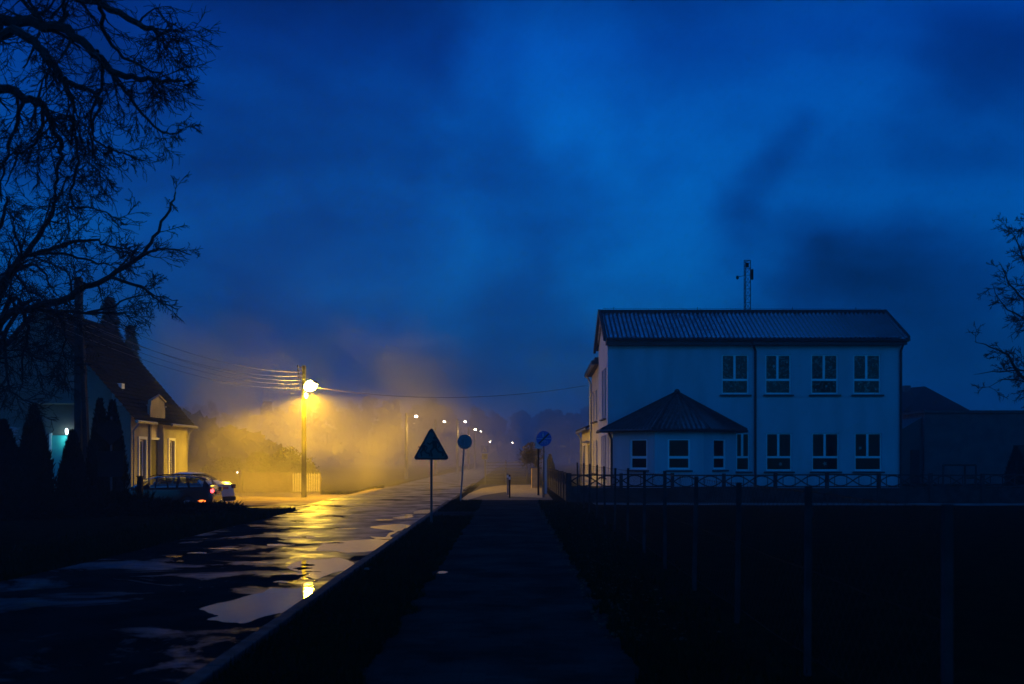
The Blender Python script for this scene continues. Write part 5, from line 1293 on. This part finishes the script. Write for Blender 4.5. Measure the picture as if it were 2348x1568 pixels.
p = MB(); p.box((2092 - 1174) * SD / F, (2112 - 1174) * SD / F, SD + .22, SD + .29, 0, 2.1); p.build('door', M['black'], sh)
hr = thing('dark_house', 'dark gabled house whose roof peaks behind the long shed', 'house', (0, 0, 0)); HD = 78
hx = lambda px: (px - 1174) * HD / F; hz = lambda py: CAMH + (HZ - py) * HD / F
p = MB(); p.box(hx(2100), hx(2225), HD, HD + 8, -.1, hz(950)); p.build('wall', M['dark_wall'], hr)
p = MB(); pk = Vector((hx(2157), HD + 3, hz(888) + .3)); e = [(hx(2070), HD - .4, hz(942)), (hx(2236), HD - .4, hz(950)), (hx(2236), HD + 8.4, hz(950)), (hx(2070), HD + 8.4, hz(942))]; pk2 = Vector((hx(2118), HD + 5, hz(896) + .5))
p.quad(e[0], e[1], pk, pk2); p.quad(e[1], e[2], pk); p.quad(e[2], e[3], pk2, pk); p.quad(e[3], e[0], pk2); p.build('roof', M['roof_tile'], hr)
p = MB(); p.box(pk.x - 1.4, pk.x - .9, HD + 3.6, HD + 4.1, pk.z - 1.2, pk.z + .1); p.build('chimney', M['conc_dark'], hr)
cf = thing('carpet_frame', 'dark tubular carpet-beating frame on the ground before the long shed', 'frame', (0, 46, 0)); zt46 = CAMH + (HZ - 1066) * 46 / F
f46 = lambda px: (px - 1174) * 46 / F
p = MB()
for px in (2163, 2213, 2238): p.tube([(f46(px), 0, -.1), (f46(px), 0, zt46)], .05, 8); 
p.build('uprights', M['rust'], cf)
p = MB(); p.tube([(f46(2163), 0, zt46), (f46(2238), 0, zt46)], .05, 8); p.tube([(f46(2213), 0, .7), (f46(2238), 0, .7)], .04, 8); p.build('crossbar', M['rust'], cf)

# far wood on the rise: one mass
rnd = random.Random(21); mb = MB()
def forest_tree(x, y, z, h, r, conif):
    n = 60
    for _ in range(n):
        f = rnd.random(); rr2 = r * ((1 - f) if conif else math.sin(math.pi * (.12 + .88 * f)) ** .7) * rnd.uniform(.4, 1.05); a = rnd.uniform(0, 6.28)
        p = Vector((x + rr2 * math.cos(a), y + rr2 * math.sin(a), z + h * (.12 + .88 * f))); s = r * rnd.uniform(.22, .5)
        a_ = Vector((rnd.gauss(0, 1), rnd.gauss(0, .4), rnd.gauss(0, 1))).normalized() * s; b_ = Vector((-a_.z, rnd.gauss(0, .3) * s, a_.x)) * .7
        mb.quad(p - a_, p - b_, p + a_, p + b_)
    mb.tube([(x, y, z), (x, y, z + h * .6)], .25, 4, False)
for i in range(430):
    a = rnd.uniform(-.62, .62); rr = rnd.uniform(225, 300); x = rr * math.sin(a); y = rr * math.cos(a)
    if -15 < x < 6 and y < 260: continue
    zg = gz(x, y); pxx = 1174 + x / y * F
    target = 938 + 7 * math.sin(pxx * .012) + 4 * math.sin(pxx * .05) + (8 if pxx > 1700 else 0) + (-12 if 600 < pxx < 1000 else 0)
    h = CAMH + (HZ - target) * y / F - zg; h *= rnd.uniform(.8, 1.04)
    if h < 3: continue
    forest_tree(x, y, zg, h, rnd.uniform(2.2, 3.6), rnd.random() < .4)
tag(mb.build('forest', M['forest']), 'misty wood on the rise beyond the street', 'wood', kind='stuff')
# nearer trees on the left behind the yard
mb = MB()
for i in range(46):
    y = rnd.uniform(88, 118); px = 385 + 255 * i / 46 + rnd.uniform(-8, 8); x = (px - 1174) * y / F
    tgt = 948 + 80 * sst(420, 620, px) + rnd.uniform(-6, 14) + 10 * math.sin(px * .03)
    h = CAMH + (HZ - tgt) * y / F - gz(x, y); forest_tree(x, y, gz(x, y), h, rnd.uniform(1.6, 2.4), False)
tag(mb.build('thicket', M['forest']), 'dark thicket of trees behind the lamp-lit yard', 'trees', kind='stuff')

# ------------------------------------------------------------------ grass and leaves
rnd = random.Random(31); mb = MB()
def blade(x, y, z, h):
    a = rnd.uniform(0, 6.28); l = Vector((math.cos(a), math.sin(a), 0)) * h * rnd.uniform(.1, .7); w_ = Vector((-math.sin(a), math.cos(a), 0)) * .006 * (1 + y * .06)
    p = Vector((x, y, z)); mb.v += [tuple(p - w_), tuple(p + w_), tuple(p + l + Vector((0, 0, h)))]; k = len(mb.v); mb.f.append((k - 3, k - 2, k - 1))
for _ in range(16000):
    y = 4 + 34 * rnd.random() ** 1.3; x = rnd.uniform(-2.28, -1.16)
    if 28.2 < y < 30.4: continue
    blade(x, y, -.01, rnd.uniform(.03, .11))
for _ in range(16000):
    y = 4 + 32 * rnd.random() ** 1.2; x = 1.0 + abs(rnd.gauss(0, .55)) 
    if x < 2.9: blade(x, y, -.01, rnd.uniform(.03, .13))
for _ in range(9000):
    y = 4 + 33 * rnd.random() ** 1.5
    if 28.2 < y < 30.4: continue
    cl = max(0, mnoise.noise(Vector((y * 1.7, 1.1, 0))) + .3) * .22
    if rnd.random() < .5: blade(-1.2 + rnd.random() * cl, y, 0, rnd.uniform(.03, .10))
    else: blade(1.08 - rnd.random() * (cl + .04), y, 0, rnd.uniform(.03, .12))
for _ in range(12000):
    y = rnd.uniform(10, 34); x = -7.35 - abs(rnd.gauss(0, .8)); blade(x, y, gz(x, y), rnd.uniform(.05, .18))
for _ in range(5000):
    px = rnd.uniform(735, 880); D = rnd.uniform(57, 61); x = (px - 1174) * D / F; blade(x, D, gz(x, D) + .02, rnd.uniform(.05, .16))
tag(mb.build('grass', M['grass']), 'short rough grass of the verges', 'grass', kind='stuff')
mb = MB()
for _ in range(1500):
    y = rnd.uniform(9, 36); x = 1.0 + abs(rnd.gauss(0, .45)) - .15
    if x > 2.2: continue
    a = rnd.uniform(0, 6.28); s = rnd.uniform(.02, .045); z = .012 + rnd.uniform(0, .03)
    u = Vector((math.cos(a), math.sin(a), rnd.uniform(-.4, .4))) * s; v = Vector((-math.sin(a), math.cos(a), rnd.uniform(-.4, .4))) * s * .6; p = Vector((x, y, z)); mb.quad(p - u, p - v, p + u, p + v)
tag(mb.build('leaves', M['leaves']), 'fallen leaves along the foot of the wire fence', 'leaves', kind='stuff')

# ------------------------------------------------------------------ air
def vol(name, dens, col, g_, build):
    m = bpy.data.materials.new(name); m.use_nodes = True; t = m.node_tree; t.nodes.clear()
    v = nn(t, 'ShaderNodeVolumePrincipled'); v.inputs['Color'].default_value = (*col, 1); v.inputs['Anisotropy'].default_value = g_; v.inputs['Density'].default_value = dens
    o = nn(t, 'ShaderNodeOutputMaterial'); lk(t, v.outputs[0], o.inputs['Volume'])
    if build: build(t, v)
    return m
hz_ = MB(); hz_.box(-210, 230, -12, 420, -2, 26)
tag(hz_.build('haze', vol('haze air', .0013, (.9, .93, 1), .35, None)), kind='stuff')

MIST_SEED = (40, -8, 11)
def mist_nodes(t, v):
    tcn = nn(t, 'ShaderNodeTexCoord'); P_ = tcn.outputs['Object']
    mo = nn(t, 'ShaderNodeMapping'); lk(t, P_, mo.inputs[0]); mo.inputs['Location'].default_value = MIST_SEED
    n = nn(t, 'ShaderNodeTexNoise'); lk(t, mo.outputs[0], n.inputs[0]); n.inputs['Scale'].default_value = .20; n.inputs['Detail'].default_value = 4; n.inputs['Roughness'].default_value = .55; n.inputs['Distortion'].default_value = .6
    s = nn(t, 'ShaderNodeSeparateXYZ'); lk(t, P_, s.inputs[0])
    # distance in an ellipsoid fitted to the box, frayed by the noise
    ln = nn(t, 'ShaderNodeVectorMath', operation='DIVIDE'); lk(t, P_, ln.inputs[0]); ln.inputs[1].default_value = (23, 12, 9.5)
    L_ = nn(t, 'ShaderNodeVectorMath', operation='LENGTH'); lk(t, ln.outputs[0], L_.inputs[0])
    e = math_n(t, 'ADD', L_.outputs['Value'], maprange(t, n.outputs[0], .3, .7, .45, -.35, False))
    dl = nn(t, 'ShaderNodeVectorMath', operation='DISTANCE'); lk(t, P_, dl.inputs[0]); dl.inputs[1].default_value = (1.5, -3.3, 3.0)
    fall = math_n(t, 'MULTIPLY', maprange(t, e, .9, .25, 0, 1), maprange(t, dl.outputs['Value'], .5, 7.0, .22, 1.0))
    nz_ = maprange(t, n.outputs[0], .36, .64, .22, 1.7)
    lk(t, math_n(t, 'MULTIPLY', math_n(t, 'MULTIPLY', fall, nz_), .042), v.inputs['Density'])
mi = MB(); mi.box(-23, 23, -12, 12, -6, 9.5)
tag(mi.build('mist', vol('lamp mist', .02, (1, .9, .36), .2, mist_nodes), loc=(-12.0, 56, 2.2)), 'drifting bank of mist lit by the big yellow lamp', 'mist', kind='stuff')

fb = MB(); fb.box(-190, 200, 66, 400, -1.5, 15)
tag(fb.build('mist_bank', vol('far mist', .0048, (.9, .92, 1), .3, None)), 'low mist lying over the far end of the street', 'mist', kind='stuff')
